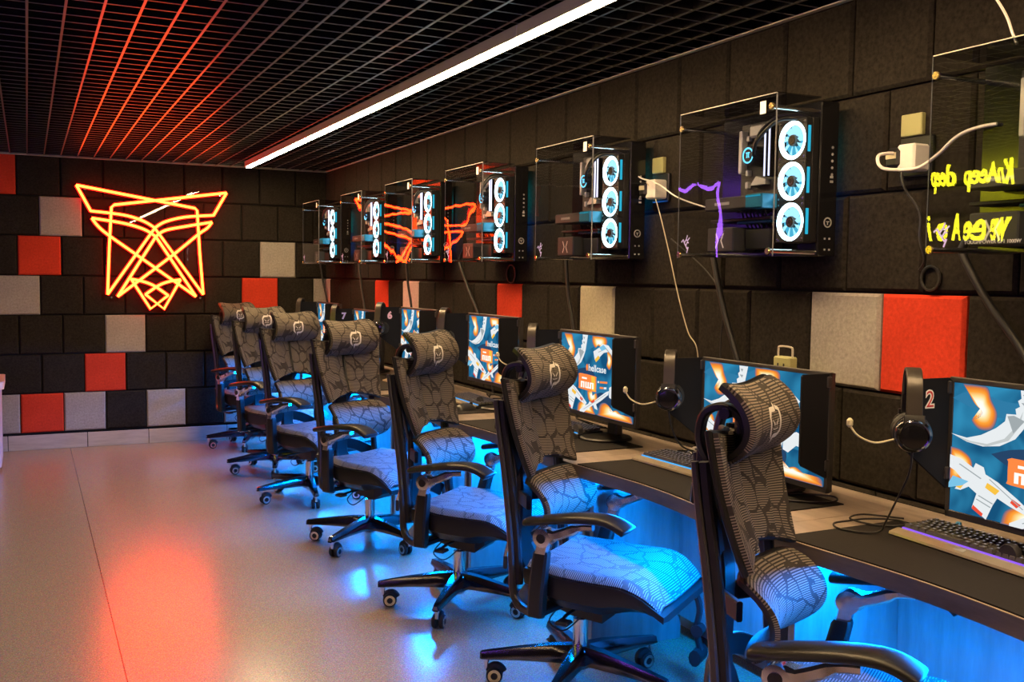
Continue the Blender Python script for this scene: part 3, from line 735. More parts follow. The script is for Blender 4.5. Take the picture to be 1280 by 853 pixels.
for i in range(7):
    y1, y0 = SEAM[i], SEAM[i + 1]
    t = empty('desk', (0, (y0 + y1) / 2, 0), 0, DESKL[i], 'desk', 'desks along the wall'); cy = (y0 + y1) / 2
    b = MB(); b.prism([(x, y - cy) for x, y in outline(y0, y1)], lambda a, c, d: (a, c, d), DT - .045, DT); dk = part('desktop', b, 'worktop', t, 0)
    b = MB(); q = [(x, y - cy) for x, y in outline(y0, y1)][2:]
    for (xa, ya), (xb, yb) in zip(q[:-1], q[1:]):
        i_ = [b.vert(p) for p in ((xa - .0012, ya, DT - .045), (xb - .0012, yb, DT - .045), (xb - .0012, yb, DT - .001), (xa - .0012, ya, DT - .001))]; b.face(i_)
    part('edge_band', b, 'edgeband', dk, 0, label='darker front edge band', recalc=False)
    for yy in (y0 - cy - .03, y1 - cy + .03):
        b = MB(); b.span((-.52, yy - .014, 0), (-.10, yy + .014, DT - .046), .002); part('side_panel', b, 'panelwood', t, 0)
    b = MB(); b.span((-.118, y1 - cy + .045, .10), (-.10, y0 - cy - .045, DT - .046), .002); part('back_panel', b, 'panelwood', t, 0)
    b = MB(); b.span((-.405, y1 - cy + .06, DT - .056), (-.390, y0 - cy - .06, DT - .047)); part('light_strip', b, 'blueled', t, 0, label='blue LED strip under the desktop')
    L = bpy.data.lights.new('desk_led', 'AREA'); L.shape = 'RECTANGLE'; L.size = .05; L.size_y = 1.0; L.energy = 62; L.color = (0., .215, 1.)
    lo = bpy.data.objects.new('desk_led', L); COL.objects.link(lo); lo.parent = t; lo.location = (-.40, 0, DT - .06); lo.rotation_euler = (0, math.radians(26), 0)
    # rubber desk mat
    b = MB(); pw = (y0 - y1 - .22); f0 = min(front_x(.1), front_x(.5)) 
    o = [(-.20, cy - .005 + pw / 2), (-.20, cy - .005 - pw / 2)] + [(front_x(.5 + (s - .5) * .8) + .006, cy - .005 - pw / 2 + pw * s) for s in [k / 10 for k in range(11)]]
    b.prism([(x, y - cy) for x, y in o], lambda a, c, d: (a, c, d), 0, .004)
    m = part('desk_mat', b, 'mat', None, 0, (0, cy, DT)); tag(m, 'dark rubber desk mat on the desk ' + ORD[i], 'desk mat', 'desk mats')

# ------------------------------------------------------------------ monitors with side shields
MW, MH = .625, .368; SW, SH = .598, .336
MON = [(-7.058, 1.209), (-6.007, 1.179), (-4.957, 1.223), (-3.919, 1.257), (-2.838, 1.255), (-1.814, 1.209), (-.808, 1.232)]
ML = ['gaming monitor whose side shield carries the number 2', 'gaming monitor half covered by the big headrest, showing knife and flames', 'gaming monitor with bright orange box and logo text clearly visible',
      'gaming monitor in front of the narrow orange red wall panel', 'gaming monitor whose side shield carries the number 6', 'gaming monitor whose side shield carries the number 7', 'gaming monitor farthest along the desks, a thin slice of screen showing']
def screen_art(disp):
    def S(a, b, d=0): return (-.0008 - d, (.5 - a) * SW, (.5 - b) * SH)
    lay = [0]
    def sh(name, polys, m, strips=()):
        lay[0] += 1; d = .00012 * lay[0]; mb = MB()
        if not strips and name in ('screen_flame', 'screen_flame_core', 'screen_flame_heart', 'screen_rifle', 'screen_swirl', 'screen_shadow', 'screen_blue_part'):
            for p in polys:
                q = MB(); q.flat(p, lambda a, b: S(a, b, d)); part(name, q, m, disp, 0, recalc=False)
            return
        for p in polys: mb.flat(p, lambda a, b: S(a, b, d))
        for p, w in strips: mb.strip2d(p, w, lambda a, b: S(a, b, d))
        part(name, mb, m, disp, 0, recalc=False)
    def blob(P, n=5): return [(p.x, p.y) for p in cat([(a, b, 0) for a, b in P + [P[0]]], n)[:-1]]
    # soft background swirls
    sh('screen_swirl', [blob([(.0, .12), (.2, .22), (.42, .18), (.6, .02), (.5, .0), (.3, .1), (.1, .05)]), blob([(.42, .95), (.5, .7), (.68, .62), (.9, .72), (.75, .72), (.6, .8), (.55, .98)]), blob([(.7, .3), (.85, .35), (1, .25), (1, .4), (.85, .45)])], 'sc_swirl')
    sh('screen_shadow', [blob([(.2, .5), (.3, .44), (.42, .42), (.5, .5), (.42, .6), (.3, .58)]), blob([(.5, .75), (.6, .7), (.72, .75), (.7, .9), (.55, .9)])], 'sc_dark')
    # flames
    F1 = [(.05, .0), (.16, .0), (.19, .1), (.22, .2), (.20, .31), (.14, .33), (.10, .27), (.13, .25), (.15, .2), (.11, .14), (.08, .07)]
    F2 = [(0, .50), (.05, .51), (.10, .56), (.11, .64), (.07, .73), (.0, .76)]
    F3 = [(.46, .0), (.63, .0), (.66, .08), (.60, .14), (.54, .12), (.50, .15), (.46, .08)]
    F4 = [(.66, .16), (.71, .2), (.73, .30), (.70, .40), (.66, .36), (.67, .28)]
    F5 = [(.56, .97), (.58, .86), (.64, .82), (.70, .85), (.72, .91), (.80, .88), (.88, .93), (.97, .92), (1, .97), (1, 1), (.58, 1)]
    F6 = [(.26, 1), (.28, .9), (.34, .85), (.38, .9), (.46, .88), (.5, .96), (.5, 1)]
    F7 = [(.40, .72), (.46, .68), (.48, .76), (.53, .72), (.54, .82), (.47, .86), (.42, .82)]
    F8 = [(.86, .40), (.95, .36), (1, .42), (1, .6), (.93, .62), (.9, .5)]
    def shrink(P, k):
        cx = sum(p[0] for p in P) / len(P); cy = sum(p[1] for p in P) / len(P); return [(cx + (a - cx) * k, cy + (b - cy) * k) for a, b in P]
    RAMP = ((1.22, (.012, .13, .27)), (1.0, (.75, .20, .03)), (.80, (1., .36, .04)), (.58, (1., .72, .28)), (.34, (1., .95, .80)), (.05, (1., 1., .95)))
    for F in (F1, F2, F3, F4, F5, F6, F7, F8):
        lay[0] += 1; d = .00012 * lay[0]; mb = MB(); cols = []; rings = []
        for k_, col in RAMP:
            P = [(min(1, max(0, a)), min(1, max(0, b))) for a, b in shrink(blob(F), k_ * .84)]
            rings.append([mb.vert(S(a, b, d)) for a, b in P]); cols += [(*col, 1)] * len(P)
        n = len(rings[0])
        for r0_, r1_ in zip(rings[:-1], rings[1:]):
            for k_ in range(n): mb.face((r0_[k_], r0_[(k_ + 1) % n], r1_[(k_ + 1) % n], r1_[k_]))
        mb.face(rings[-1])
        o = part('screen_flame', mb, 'sc_flame', disp, 0, recalc=False)
        ca = o.data.color_attributes.new('Col', 'FLOAT_COLOR', 'POINT')
        for k_, col in enumerate(cols): ca.data[k_].color = col
    # curved knife
    K = [(.0, .395), (.08, .44), (.16, .455), (.24, .43), (.31, .36), (.345, .28), (.37, .2), (.385, .1), (.40, .0), (.325, .0), (.33, .06), (.315, .08), (.325, .12), (.305, .14), (.31, .18), (.265, .185), (.26, .24), (.22, .30), (.15, .37), (.08, .41)]
    sh('screen_knife', [K], 'sc_white'); sh('screen_knife_edge', [[(.02, .405), (.1, .43), (.18, .43), (.26, .37), (.31, .27), (.34, .15), (.33, .26), (.28, .38), (.18, .45), (.08, .438)]], 'sc_pale')
    sh('screen_knife_shade', [[(.27, .2), (.30, .19), (.35, .22), (.30, .32)], [(.335, .03), (.36, .03), (.35, .06)], [(.33, .09), (.36, .09), (.35, .12)]], 'sc_shadow')
    # rifles
    G1 = [(0, .56), (.06, .58), (.12, .63), (.13, .59), (.17, .61), (.18, .66), (.24, .70), (.33, .79), (.40, .87), (.38, .90), (.30, .86), (.24, .82), (.22, .88), (.19, 1.0), (.12, .93), (.14, .82), (.10, .78), (.06, .82), (.03, .82), (.07, .74), (.03, .68), (0, .66)]
    G2 = [(.30, .98), (.36, .92), (.42, .88), (.44, .84), (.47, .86), (.56, .77), (.66, .68), (.70, .66), (.69, .71), (.60, .80), (.53, .86), (.55, .93), (.51, .92), (.49, .88), (.42, .94), (.36, 1.0), (.30, 1.0)]
    G3 = [(.48, .20), (.56, .14), (.60, .09), (.68, .10), (.82, .26), (.80, .30), (.68, .18), (.62, .20), (.55, .28), (.50, .30)]
    G4 = [(.70, .62), (.80, .55), (.9, .6), (1, .52), (1, .6), (.88, .7), (.8, .68), (.74, .76), (.70, .74)]
    sh('screen_rifle', [G1, G2, G3, G4], 'sc_white')
    sh('screen_rifle_detail', [[(.19, .72), (.25, .76), (.23, .80), (.18, .76)], [(.03, .80), (.08, .76), (.06, .81)], [(.50, .30), (.55, .24), (.57, .27), (.52, .33)]], 'sc_gold')
    sh('screen_rifle_accent', [[(.31, .80), (.35, .83), (.33, .86), (.30, .83)], [(.125, .91), (.175, .96), (.17, .985), (.12, .94)], [(.46, .84), (.5, .80), (.51, .83), (.48, .86)]], 'sc_red')
    for L_ in (([(.15, .83), (.22, .87)], .008), ([(.14, .86), (.21, .9)], .008), ([(.05, .62), (.16, .70)], .008), ([(.2, .69), (.36, .86)], .006), ([(.36, .96), (.66, .71)], .006), ([(.55, .2), (.66, .14)], .008), ([(.64, .13), (.78, .27)], .01)): sh('screen_rifle_line', [], 'sc_shadow', [L_])
    sh('screen_blue_part', [[(.02, .72), (.10, .74), (.07, .78), (.0, .82), (.0, .78)], [(.56, .14), (.62, .1), (.66, .14), (.6, .18)]], 'sc_cyan')
    # orange box with bold white letters, logo text, small lines
    sh('screen_box', [blob([(.285, .53), (.30, .50), (.51, .51), (.53, .54), (.53, .68), (.51, .71), (.30, .70), (.285, .67)], 2)], 'sc_orange')
    sh('screen_box_gold', [[(.46, .515), (.51, .52), (.52, .70), (.47, .70)]], 'sc_gold')
    sh('screen_box_letters', [[(.315 + k * .032, .60), (.335 + k * .032, .60), (.335 + k * .032, .68), (.315 + k * .032, .68)] for k in range(6)] + [[(.315, .60), (.365, .60), (.365, .618), (.315, .618)], [(.40, .662), (.46, .662), (.46, .68), (.40, .68)], [(.46, .60), (.49, .60), (.49, .615), (.46, .615)], [(.33, .545), (.40, .545), (.40, .567), (.33, .567)]], 'sc_fl3')
    lay[0] += 1; d = .00012 * lay[0]
    text_part('screen_logo_text', 'hellcase', .040, lambda a, b, c: (-.0008 - d, -a * 1.15 + (.5 - .54) * SW, b + (.5 - .415) * SH), 'sc_white', disp, 0, .0009)
    sh('screen_logo_mark', [blob([(.385, .40), (.40, .365), (.415, .40), (.41, .45), (.392, .45)], 2)], 'sc_orange')
    sh('screen_text_line', [[(.58, .56), (.68, .55), (.68, .575), (.58, .585)], [(.58, .63), (.63, .625), (.63, .65), (.58, .655)]], 'sc_orange')
    sh('screen_text_line', [[(.55, .562), (.57, .56), (.57, .585), (.55, .587)], [(.635, .625), (.67, .62), (.67, .645), (.635, .65)]], 'sc_white')
def build_monitor():
    root = empty('monitor', (0, 0, 0))      # origin on the desk under the screen centre; screen faces -x
    zc = 0.0
    return root
def shield(parent, yside, z_top, depth, drop_free, drop_in, lab):
    """flocked side shield standing out from the screen edge towards the player"""
    def fn(a, c, d): return (-.004 - a, yside + d, c)
    P = [(0, z_top), (depth - .006, z_top), (depth, z_top - .006), (depth, z_top - drop_free), (depth - .008, z_top - drop_free - .012), (0, z_top - drop_in)]
    b = MB(); b.prism(P, fn, -.0035, .0035); s = part('side_shield', b, 'shield', parent, 0, label=lab)
    b = MB()
    for z in (z_top - .025, z_top - drop_in + .04): b = MB(); b.box((-.004, yside, z), (.018, .016, .034), .003); part('hinge', b, 'bezel', s, 0)
    return s
for i, (yl, zt) in enumerate(MON):
    yc = yl - MW / 2; h = zt - DT
    if i == 0:
        root = empty('monitor', (-.30, yc, DT))
        b = MB(); z0 = h - MH
        # front bezel as a frame around the display, rounded shell behind
        b.span((.0, -MW / 2, z0), (.012, -SW / 2, h), .002); b.span((.0, SW / 2, z0), (.012, MW / 2, h), .002)
        b.span((.0, -MW / 2, h - .014), (.012, MW / 2, h), .002); b.span((.0, -MW / 2, z0), (.012, MW / 2, z0 + .019), .002)
        b.loft([[(.010, -MW / 2, z0), (.010, MW / 2, z0), (.010, MW / 2, h), (.010, -MW / 2, h)], [(.026, -MW / 2 + .004, z0 + .004), (.026, MW / 2 - .004, z0 + .004), (.026, MW / 2 - .004, h - .004), (.026, -MW / 2 + .004, h - .004)], [(.05, -.2, z0 + .07), (.05, .2, z0 + .07), (.05, .2, h - .06), (.05, -.2, h - .06)]])
        part('bezel', b, 'bezel', root, 0)
        d = MB(); d.span((.003, -SW / 2, -SH / 2), (.009, SW / 2, SH / 2)); disp = part('display', d, 'sc_bg', root, 0, (0, 0, h - .014 - SH / 2)); disp.location.x = 0
        disp.location = (0.0, 0, h - .014 - SH / 2)
        screen_art(disp)
        s = MB(); s.box((.105, 0, (h + .09) / 2), (.035, .075, h - .09), .006); s.box((.07, 0, h * .62), (.05, .09, .09), .008); st = part('stand_column', s, 'bezel', root, 0)
        s = MB(); s.span((.085, -.040, h - .02), (.122, .040, h + .040), .005); sp = part('stand_head', s, 'standgrey', st, 0, label='pale grey stand head')
        s = MB(); s.tube(cat([(.103, -.034, h + .036), (.103, -.034, h + .062), (.103, -.026, h + .072), (.103, .026, h + .072), (.103, .034, h + .062), (.103, .034, h + .036)], 3), .0035, 8); part('carry_handle', s, 'alu', st)
        s = MB()
        for yy in (-.014, .014): s.span((.0835, yy - .003, h - .01), (.086, yy + .003, h + .018))
        part('stand_slot', s, 'plastic', st, 0)
        s = MB(); s.box((.105, 0, .085), (.026, .055, .15), .005); s.lathe([(.02, 0), (.11, .0), (.112, .006), (.105, .012), (.03, .018)], (.06, 0, .0045), 'z', 32); part('stand_base', s, 'plastic', root)
        s = MB(); s.lathe([(.004, 0), (.024, .0), (.026, .004), (.026, .02), (.022, .024)], (-.03, .10, .033), 'x', 20); s.span((-.03, .075, .0045), (-.005, .125, .03), .004); part('switch_dial', s, 'bezel', root)
        sl = shield(root, MW / 2 - .002, h - .003, .150, .175, .290, 'side shield on the far edge'); sr = shield(root, -MW / 2 + .002, h - .003, .105, .262, .318, 'side shield on the near edge')
        tag(root, ML[0], 'monitor', 'gaming monitors'); first = root; h0 = h
    else:
        o = dup(first); o.location = (-.30, yc, DT + h - h0 if False else DT); tag(o, ML[i], 'monitor', 'gaming monitors')
        # screens are set to slightly different heights on their columns
        for ch in o.children:
            if not ch.name.startswith(('stand_base', 'switch_dial')): ch.location.z += h - h0
    cur_ = first if i == 0 else o
    [c_ for c_ in cur_.children if c_.name.startswith('stand_column')][0].location.z += [-.03, .012, -.055, -.075, -.055, -.07, -.06][i]
    ALLM = globals().setdefault('ALLM', []); ALLM.append(first if i == 0 else o)
for i, cur in enumerate(ALLM):
    nl = {0: ('2', 'print_white', 'print_red'), 4: ('6', 'print_pinkish', None), 5: ('7', 'print_violet', None)}.get(i)
    if nl:
        # the far shield's inner face looks at the camera; lettering reads along the shield
        shd = [c for c in cur.children if c.name.startswith('side_shield')][0]
        bx = -.076; bz = (h0 - .058)
        text_part('station_number', nl[0], .062, lambda a, b, c: (bx + a, MW / 2 - .0062 - c, bz + b), nl[1], shd, .0004, .003)
        if nl[2]: text_part('station_number', nl[0], .062, lambda a, b, c: (bx + a, MW / 2 - .0068 - c, bz + b), nl[2], shd, .0004, -.0005)

# ------------------------------------------------------------------ headsets hung over the far shields
HL = ['black headset hanging beside the number 2', 'black headset with shiny earcup hung behind the foremost headrest', 'headset hung at the screen with the orange box, partly hidden by a headrest', 'headset hung on the screen before the narrow orange red panel',
      'headset hung beside the number 6', 'headset hung beside the number 7', 'headset hung on the farthest screen of the row']
def build_headset():
    root = empty('headset', (0, 0, 0))          # origin: top of the shield it hangs on; band arches over it along y
    R = .072
    arc = [(0, R * math.cos(a) * .80, -.050 + R * math.sin(a) * .98) for a in [PI * k / 16 for k in range(17)]]
    pts = [(0, .066, -.105), (0, .062, -.075)] + arc + [(0, -.062, -.075), (0, -.066, -.105)]
    b = MB(); b.bar(cat(pts, 2), (1, 0, 0), .038, .008); part('headband', b, 'headband', root, 40)
    b = MB(); b.bar([(0, y * .86, -.050 + (z + .050) * .84) for _, y, z in arc], (1, 0, 0), .033, .011); part('band_padding', b, 'rubber', root, 40)
    for sd in (-1, 1):
        b = MB(); b.lathe([(.03, .030 * sd), (.042, .030 * sd), (.0455, .040 * sd), (.0455, .056 * sd), (.040, .070 * sd), (.035, .074 * sd)], (0, 0, -.140), 'y', 28)
        eo = part('earcup', b, 'cupgloss', root)
        b = MB(); b.lathe([(.040, .0702 * sd), (.0415, .072 * sd), (.036, .078 * sd), (.033, .077 * sd)], (0, 0, -.140), 'y', 28, cap=False); part('earcup_ring', b, 'polished', eo)
        b = MB(); b.lathe([(.002, .076 * sd), (.025, .0765 * sd), (.034, .0742 * sd)], (0, 0, -.140), 'y', 28); part('earcup_plate', b, 'gloss_black', eo)
        b = MB(); b.lathe([(.026, .012 * sd), (.043, .012 * sd), (.048, .020 * sd), (.046, .031 * sd)], (0, 0, -.140), 'y', 24); part('ear_cushion', b, 'rubber', eo)
        b = MB(); b.bar(cat([(0, .066 * sd, -.09), (.0, .072 * sd, -.11), (0, .070 * sd, -.14)], 3), (1, 0, 0), .05, .008); part('cup_yoke', b, 'plastic', eo)
    b = MB(); b.tube(cat([(-.045, -.05, -.155), (-.09, -.055, -.165), (-.13, -.055, -.150), (-.150, -.05, -.125)], 5), .0028, 6); b.lathe([(.003, -.012), (.008, -.006), (.008, .006), (.003, .012)], (-.151, -.05, -.118), 'z', 10); part('microphone_boom', b, 'wire', root)
    return root
hp = build_headset()
for i, (yl, zt) in enumerate(MON):
    o = hp if i == 0 else dup(hp)
    o.location = (-.30 - .004 - .132, yl + .0 - .002, zt - .003 + .006); tag(o, HL[i], 'headset', 'headsets on the screens'); o.rotation_euler = (0, 0, math.radians(-38 + [-4, -3, 2, -4, 0, 3, -2][i]))

# ------------------------------------------------------------------ keyboards, mice
def build_keyboard(glow):
    root = empty('keyboard', (0, 0, 0))   # x out of the desk depth: +x away from the player; y along the desk
    b = MB(); b.prism([(-.085, .004), (-.078, .0), (.075, .0), (.075, .022), (-.06, .014), (-.082, .010)], lambda a, c, d: (a, d, c), -.222, .222); part('case', b, 'plastic', root, 0)
    b = MB(); b.prism([(-.088, .004), (-.084, .002), (-.052, .0145), (-.052, .0175), (-.060, .017), (-.086, .010)], lambda a, c, d: (a, d, c), -.224, .224); part('front_plate', b, 'kb_alu', root, 0, label='brushed metal front plate')
    b = MB(); b.span((-.052, -.212, .0165), (-.047, .212, .0205)); part('underglow', b, glow, root, 0)
    b = MB()
    lg = MB()
    rows = [[1] * 15 + [0] + [1] * 3 + [1] * 4] * 2 + [[1.5] + [1] * 12 + [1.5, 0] + [1] * 3 + [1] * 4, [1.8] + [1] * 11 + [2.2, 0, 0, 0, 0] + [1] * 4, [2.2] + [1] * 10 + [2.8, 0, 0, 1, 0] + [1] * 4, [1.3, 1.3, 1.3, 6, 1.3, 1.3, 1.3, 1.2, 0] + [1] * 3 + [1] * 4]
    for r, row in enumerate(rows):
        x = .062 - r * .0195; y = .214; tot = sum(max(w, .3 if w == 0 else w) for w in row); u = .428 / tot
        for w in row:
            ww = w if w else .3
            if w:
                lg.flat([(x + .001, y - ww * u / 2 - .0028), (x + .001, y - ww * u / 2 + .0028), (x + .005, y - ww * u / 2 + .0028), (x + .005, y - ww * u / 2 - .0028)], lambda a_, c_: (a_, c_, .0235 + .0055 * (x + .05) / .11 + .0062))
                zc = .0235 + .0055 * (x + .05) / .11; yc = y - ww * u / 2; a = ww * u / 2 - .0012; q = a - .0025
                b.loft([[(x - .0085, yc - a, zc - .004), (x + .0085, yc - a, zc - .004), (x + .0085, yc + a, zc - .004), (x - .0085, yc + a, zc - .004)], [(x - .006, yc - q, zc + .0055), (x + .0065, yc - q, zc + .006), (x + .0065, yc + q, zc + .006), (x - .006, yc + q, zc + .0055)]])
            y -= ww * u
    part('keycaps', b, 'key', root, 0)
    part('key_legends', lg, 'legend', root, 0, recalc=False)
    b = MB(); b.box((-.071, 0, .0145), (.012, .03, .0012), .0003, Matrix.Rotation(math.radians(-22), 3, 'Y')); part('plate_logo', b, 'print_grey', root, 0)
    return root
KB = [(-.285, -7.16, -3, 'kb_purple', 'mechanical keyboard with violet underglow on the closest desk'), (-.315, -5.955, 2, 'kb_blue', 'mechanical keyboard with blue underglow beside the second chair'), (-.30, -4.98, 3, 'kb_blue', 'mechanical keyboard under the screen with the orange box'),
      (-.30, -3.98, -2, 'kb_blue', 'mechanical keyboard on the fourth desk behind a black mouse'), (-.30, -2.98, 2, 'kb_purple', 'mechanical keyboard on the fifth desk with violet glow')]
protos = {}
for x, y, rz, gl, lab in KB:
    if gl not in protos: o = protos[gl] = build_keyboard(gl)
    else: o = dup(protos[gl])
    o.location = (x, y, DT + .004); o.rotation_euler = (0, 0, math.radians(rz)); tag(o, lab, 'keyboard', 'mechanical keyboards')
def build_mouse(m):
    root = empty('mouse', (0, 0, 0)); b = MB(); rings = []
    for k in range(13):
        s = k / 12; x = -.06 + .122 * s; w = .033 * (1 - abs(2 * s - 1) ** 3.2) ** .5 * (1 - .12 * math.sin(PI * s)) + .002; h = .036 * math.sin(PI * (s * .86 + .10)) ** .8 + .002
        rings.append([(x, w * math.cos(a), max(0, h * math.sin(a))) for a in [PI * j / 10 for j in range(11)]])
    b.loft(rings); part('shell', b, m, root, 60)
    b = MB(); b.lathe([(.004, -.0035), (.010, -.0035), (.010, .0035), (.004, .0035)], (.032, 0, .030), 'y', 14); part('scroll_wheel', b, 'rubber', root)
    b = MB(); b.tube(cat([(.060, 0, .008), (.10, .01, .005), (.15, .05, .004), (.18, .12, .004), (.20, .16, .004)]), .0022, 6); part('mouse_cable', b, 'cable', root)
    return root
MS = [(-.40, -5.20, 0, 'mouse', 'black mouse on the mat of the third desk'), (-.44, -4.22, 8, 'mouse', 'black mouse on the mat of the fourth desk'), (-.115, -5.74, 30, 'mouse_pale', 'pale grey mouse pushed back behind the keyboard of the second desk')]
for x, y, rz, m, lab in MS:
    o = build_mouse(m); o.location = (x, y, DT + (.004 if x < -.16 else .001)); o.rotation_euler = (0, 0, math.radians(rz)); tag(o, lab, 'mouse', 'computer mice')

# ------------------------------------------------------------------ open computer cases on the wall
CW, CH_, GX = .512, .515, .32
CASES = [(-6.983, 1.527), (-5.872, 1.530), (-4.743, 1.532), (-3.628, 1.531), (-2.576, 1.533), (-1.550, 1.534), (-.413, 1.541)]
CL = ['wall mounted open computer case showing yellow mirrored lettering', 'wall mounted open computer case with violet reflected line, largest one seen whole', 'wall mounted open computer case third along the wall, beside a white wall plug',
      'wall mounted open computer case fourth along the wall with red squiggle reflections', 'wall mounted open computer case fifth along the wall with red and yellow reflections', 'wall mounted open computer case second from the far wall', 'wall mounted open computer case closest to the far wall']
def build_case():
    root = empty('computer_case', (0, 0, 0)); W, H = CW, CH_
    b = MB(); b.span((-.05, -.06, .06), (-.0105, -W + .13, H - .06), .004); part('wall_bracket', b, 'plastic', root, 0)
    for z0, z1, gm in ((.27, .43, 'case_glow_teal'), (.09, .25, 'case_glow_blue')):
        g = MB(); g.span((-.046, -W + .130, z0), (-.016, -W + .126, z1)); part('glow_strip', g, gm, root, 0)
    b = MB(); b.span((-.130, -.004, .004), (-.05, -W + .004, H - .006), .004); ch = part('chassis', b, 'gloss_black', root, 0)
    def pm(fn):
        b_ = MB(); fn(b_); part('port_marking', b_, 'print_grey', ch, 0)
    for k in range(5): pm(lambda b_: b_.lathe([(.001, -.0), (.0045, -.0), (.0045, -.0015), (.001, -.0015)], (-.078, -W + .0035, .36 - k * .022), 'y', 12))
    for z in (.26, .245): pm(lambda b_: b_.span((-.085, -W + .0025, z), (-.072, -W + .0045, z + .008)))
    pm(lambda b_: (b_.lathe([(.013, 0), (.017, 0), (.017, -.0015), (.013, -.0015)], (-.09, -W + .0035, .115), 'y', 20, cap=False), b_.box((-.09, -W + .003, .118), (.014, .002, .003)), b_.box((-.09, -W + .003, .112), (.003, .002, .010))))
    for x, z in ((-.10, .062), (-.08, .062), (-.10, .026), (-.08, .026)): pm(lambda b_: b_.box((x, -W + .003, z), (.006, .002, .006)))
    # smoked acrylic front and top
    b = MB(); b.span((-GX - .0025, 0, 0), (-GX + .0025, -W, H)); fp = part('front_pane', b, 'smoke', root, 0, label='smoked clear front pane')
    b = MB(); b.span((-GX - .0026, -.001, H), (-GX + .003, -W + .001, H + .0016)); part('pane_edge', b, 'edge', fp, 0); b = MB(); b.span((-GX - .0026, -W - .0008, .0), (-GX + .0026, -W, H - .001)); part('side_edge', b, 'edge_dim', fp, 0); b = MB(); b.span((-GX - .0015, 0, .0), (-GX + .0015, .0008, H - .001)); part('side_edge', b, 'edge_dim', fp, 0)
    b = MB(); b.span((-GX + .003, -.001, H + .0005), (-.135, -W + .001, H + .0045)); part('top_cover', b, 'smoke_top', root, 0, label='dark tinted top cover')
    b = MB(); b.span((-GX - .0032, -W + .048, H - .058), (-GX - .0026, -W + .076, H - .018)); part('sticker', b, 'white', fp, 0, label='small white label')
    e = MB()
    def fe(a, c): return (-GX - .003, -.052 - a * .03, .050 + c * .034)
    for P, w in (([(-.9, .2), (-.5, .45), (-.3, .1), (.1, .5), (.3, .9)], .16), ([(-.3, .1), (.0, -.2), (.3, .2), (.55, .1)], .16), ([(.0, .45), (.35, .35), (.75, .65)], .14), ([(.0, -.2), (.25, -.5), (.5, -.35), (.2, -.95)], .16)): e.strip2d(P, w, fe)
    part('pane_emblem', e, 'print_violet', fp, 0, label='small three-tailed pane emblem', recalc=False)
    for y, z in ((-.016, H - .052), (-.016, .012), (-W + .018, H - .040), (-W + .018, .016)):
        b = MB(); b.lathe([(.0075, 0), (.0075, GX - .128)], (-GX, y, z), 'x', 14); so = part('standoff', b, 'chrome', root)
        b = MB(); b.lathe([(.004, -.009), (.010, -.009), (.012, -.006), (.012, -.0028)], (-GX, y, z), 'x', 18); part('standoff_cap', b, 'brass', so)
    # radiator and fans
    b = MB(); b.span((-.160, -.372, .048), (-.1305, -W + .010, .455), .003)
    part('radiator', b, 'plastic', root, 0)
    for z in (.384, .2505, .117):
        y = -.437; f = MB()
        hole = [(.0635 * math.cos(2 * PI * k / 32), .0635 * math.sin(2 * PI * k / 32)) for k in range(32)]
        def sq(k): a = 2 * PI * k / 32; c, s = math.cos(a), math.sin(a); q = .066 / max(abs(c), abs(s)); return (c * q, s * q)
        for x0, x1 in ((-.160, -.186),):
            o0 = [f.vert((x0, y - sq(k)[0], z + sq(k)[1])) for k in range(32)]; o1 = [f.vert((x1, y - sq(k)[0], z + sq(k)[1])) for k in range(32)]
            i0 = [f.vert((x0, y - p[0], z + p[1])) for p in hole]; i1 = [f.vert((x1, y - p[0], z + p[1])) for p in hole]
            for k in range(32):
                n = (k + 1) % 32; f.face((o0[k], o0[n], o1[n], o1[k])); f.face((i0[k], i1[k], i1[n], i0[n])); f.face((o1[k], o1[n], i1[n], i1[k])); f.face((o0[k], i0[k], i0[n], o0[n]))
        fo = part('fan', f, 'plastic', root, 0)
        g = MB(); g.lathe([(.018, -.166), (.051, -.166), (.051, -.164), (.018, -.164)], (0, y, z), 'x', 32, cap=False); part('fan_grille', g, 'fan_glow', fo, 0)
        g = MB(); g.lathe([(.051, -.184), (.0625, -.187), (.0625, -.176), (.051, -.176)], (0, y, z), 'x', 40, cap=False); part('light_ring', g, 'fan_white', fo)
        g = MB()
        for k in range(9):
            a = 2 * PI * k / 9; c0 = []
            for r, da, dx in ((.018, 0, 0), (.034, .10, 0), (.0505, .16, 0)):
                c0.append([(-.171, y - r * math.cos(a + da - .20), z + r * math.sin(a + da - .20)), (-.180, y - r * math.cos(a + da + .26), z + r * math.sin(a + da + .26))])
            for q in range(2):
                i = [g.vert(p) for p in (c0[q][0], c0[q + 1][0], c0[q + 1][1], c0[q][1])]; g.face(i); j = [g.vert((p[0] - .0012, p[1], p[2])) for p in (c0[q][0], c0[q + 1][0], c0[q + 1][1], c0[q][1])]; g.face(j[::-1])
        part('fan_blades', g, 'fan_blade', fo, 0, recalc=False)
        g = MB(); g.lathe([(.002, -.188), (.0175, -.188), (.019, -.184), (.019, -.168)], (0, y, z), 'x', 24); ho = part('fan_hub', g, 'plastic', fo)
        g = MB(); g.lathe([(.008, -.1884), (.0105, -.1884), (.0105, -.1890), (.008, -.1890)], (0, y, z), 'x', 20, cap=False); part('hub_mark', g, 'brass', ho)
        g = MB(); g.span((-.180, -W + .0085, z - .042), (-.170, -W + .0060, z + .042)); part('side_light', g, 'fan_side', fo, 0)
        g = MB()
        for sy in (-1, 1):
            for sz in (-1, 1): g.lathe([(.001, -.1872), (.0042, -.1872), (.0042, -.186), (.001, -.186)], (0, y + sy * .057, z + sz * .057), 'x', 10)
        part('fan_screw', g, 'chrome', fo, 0)
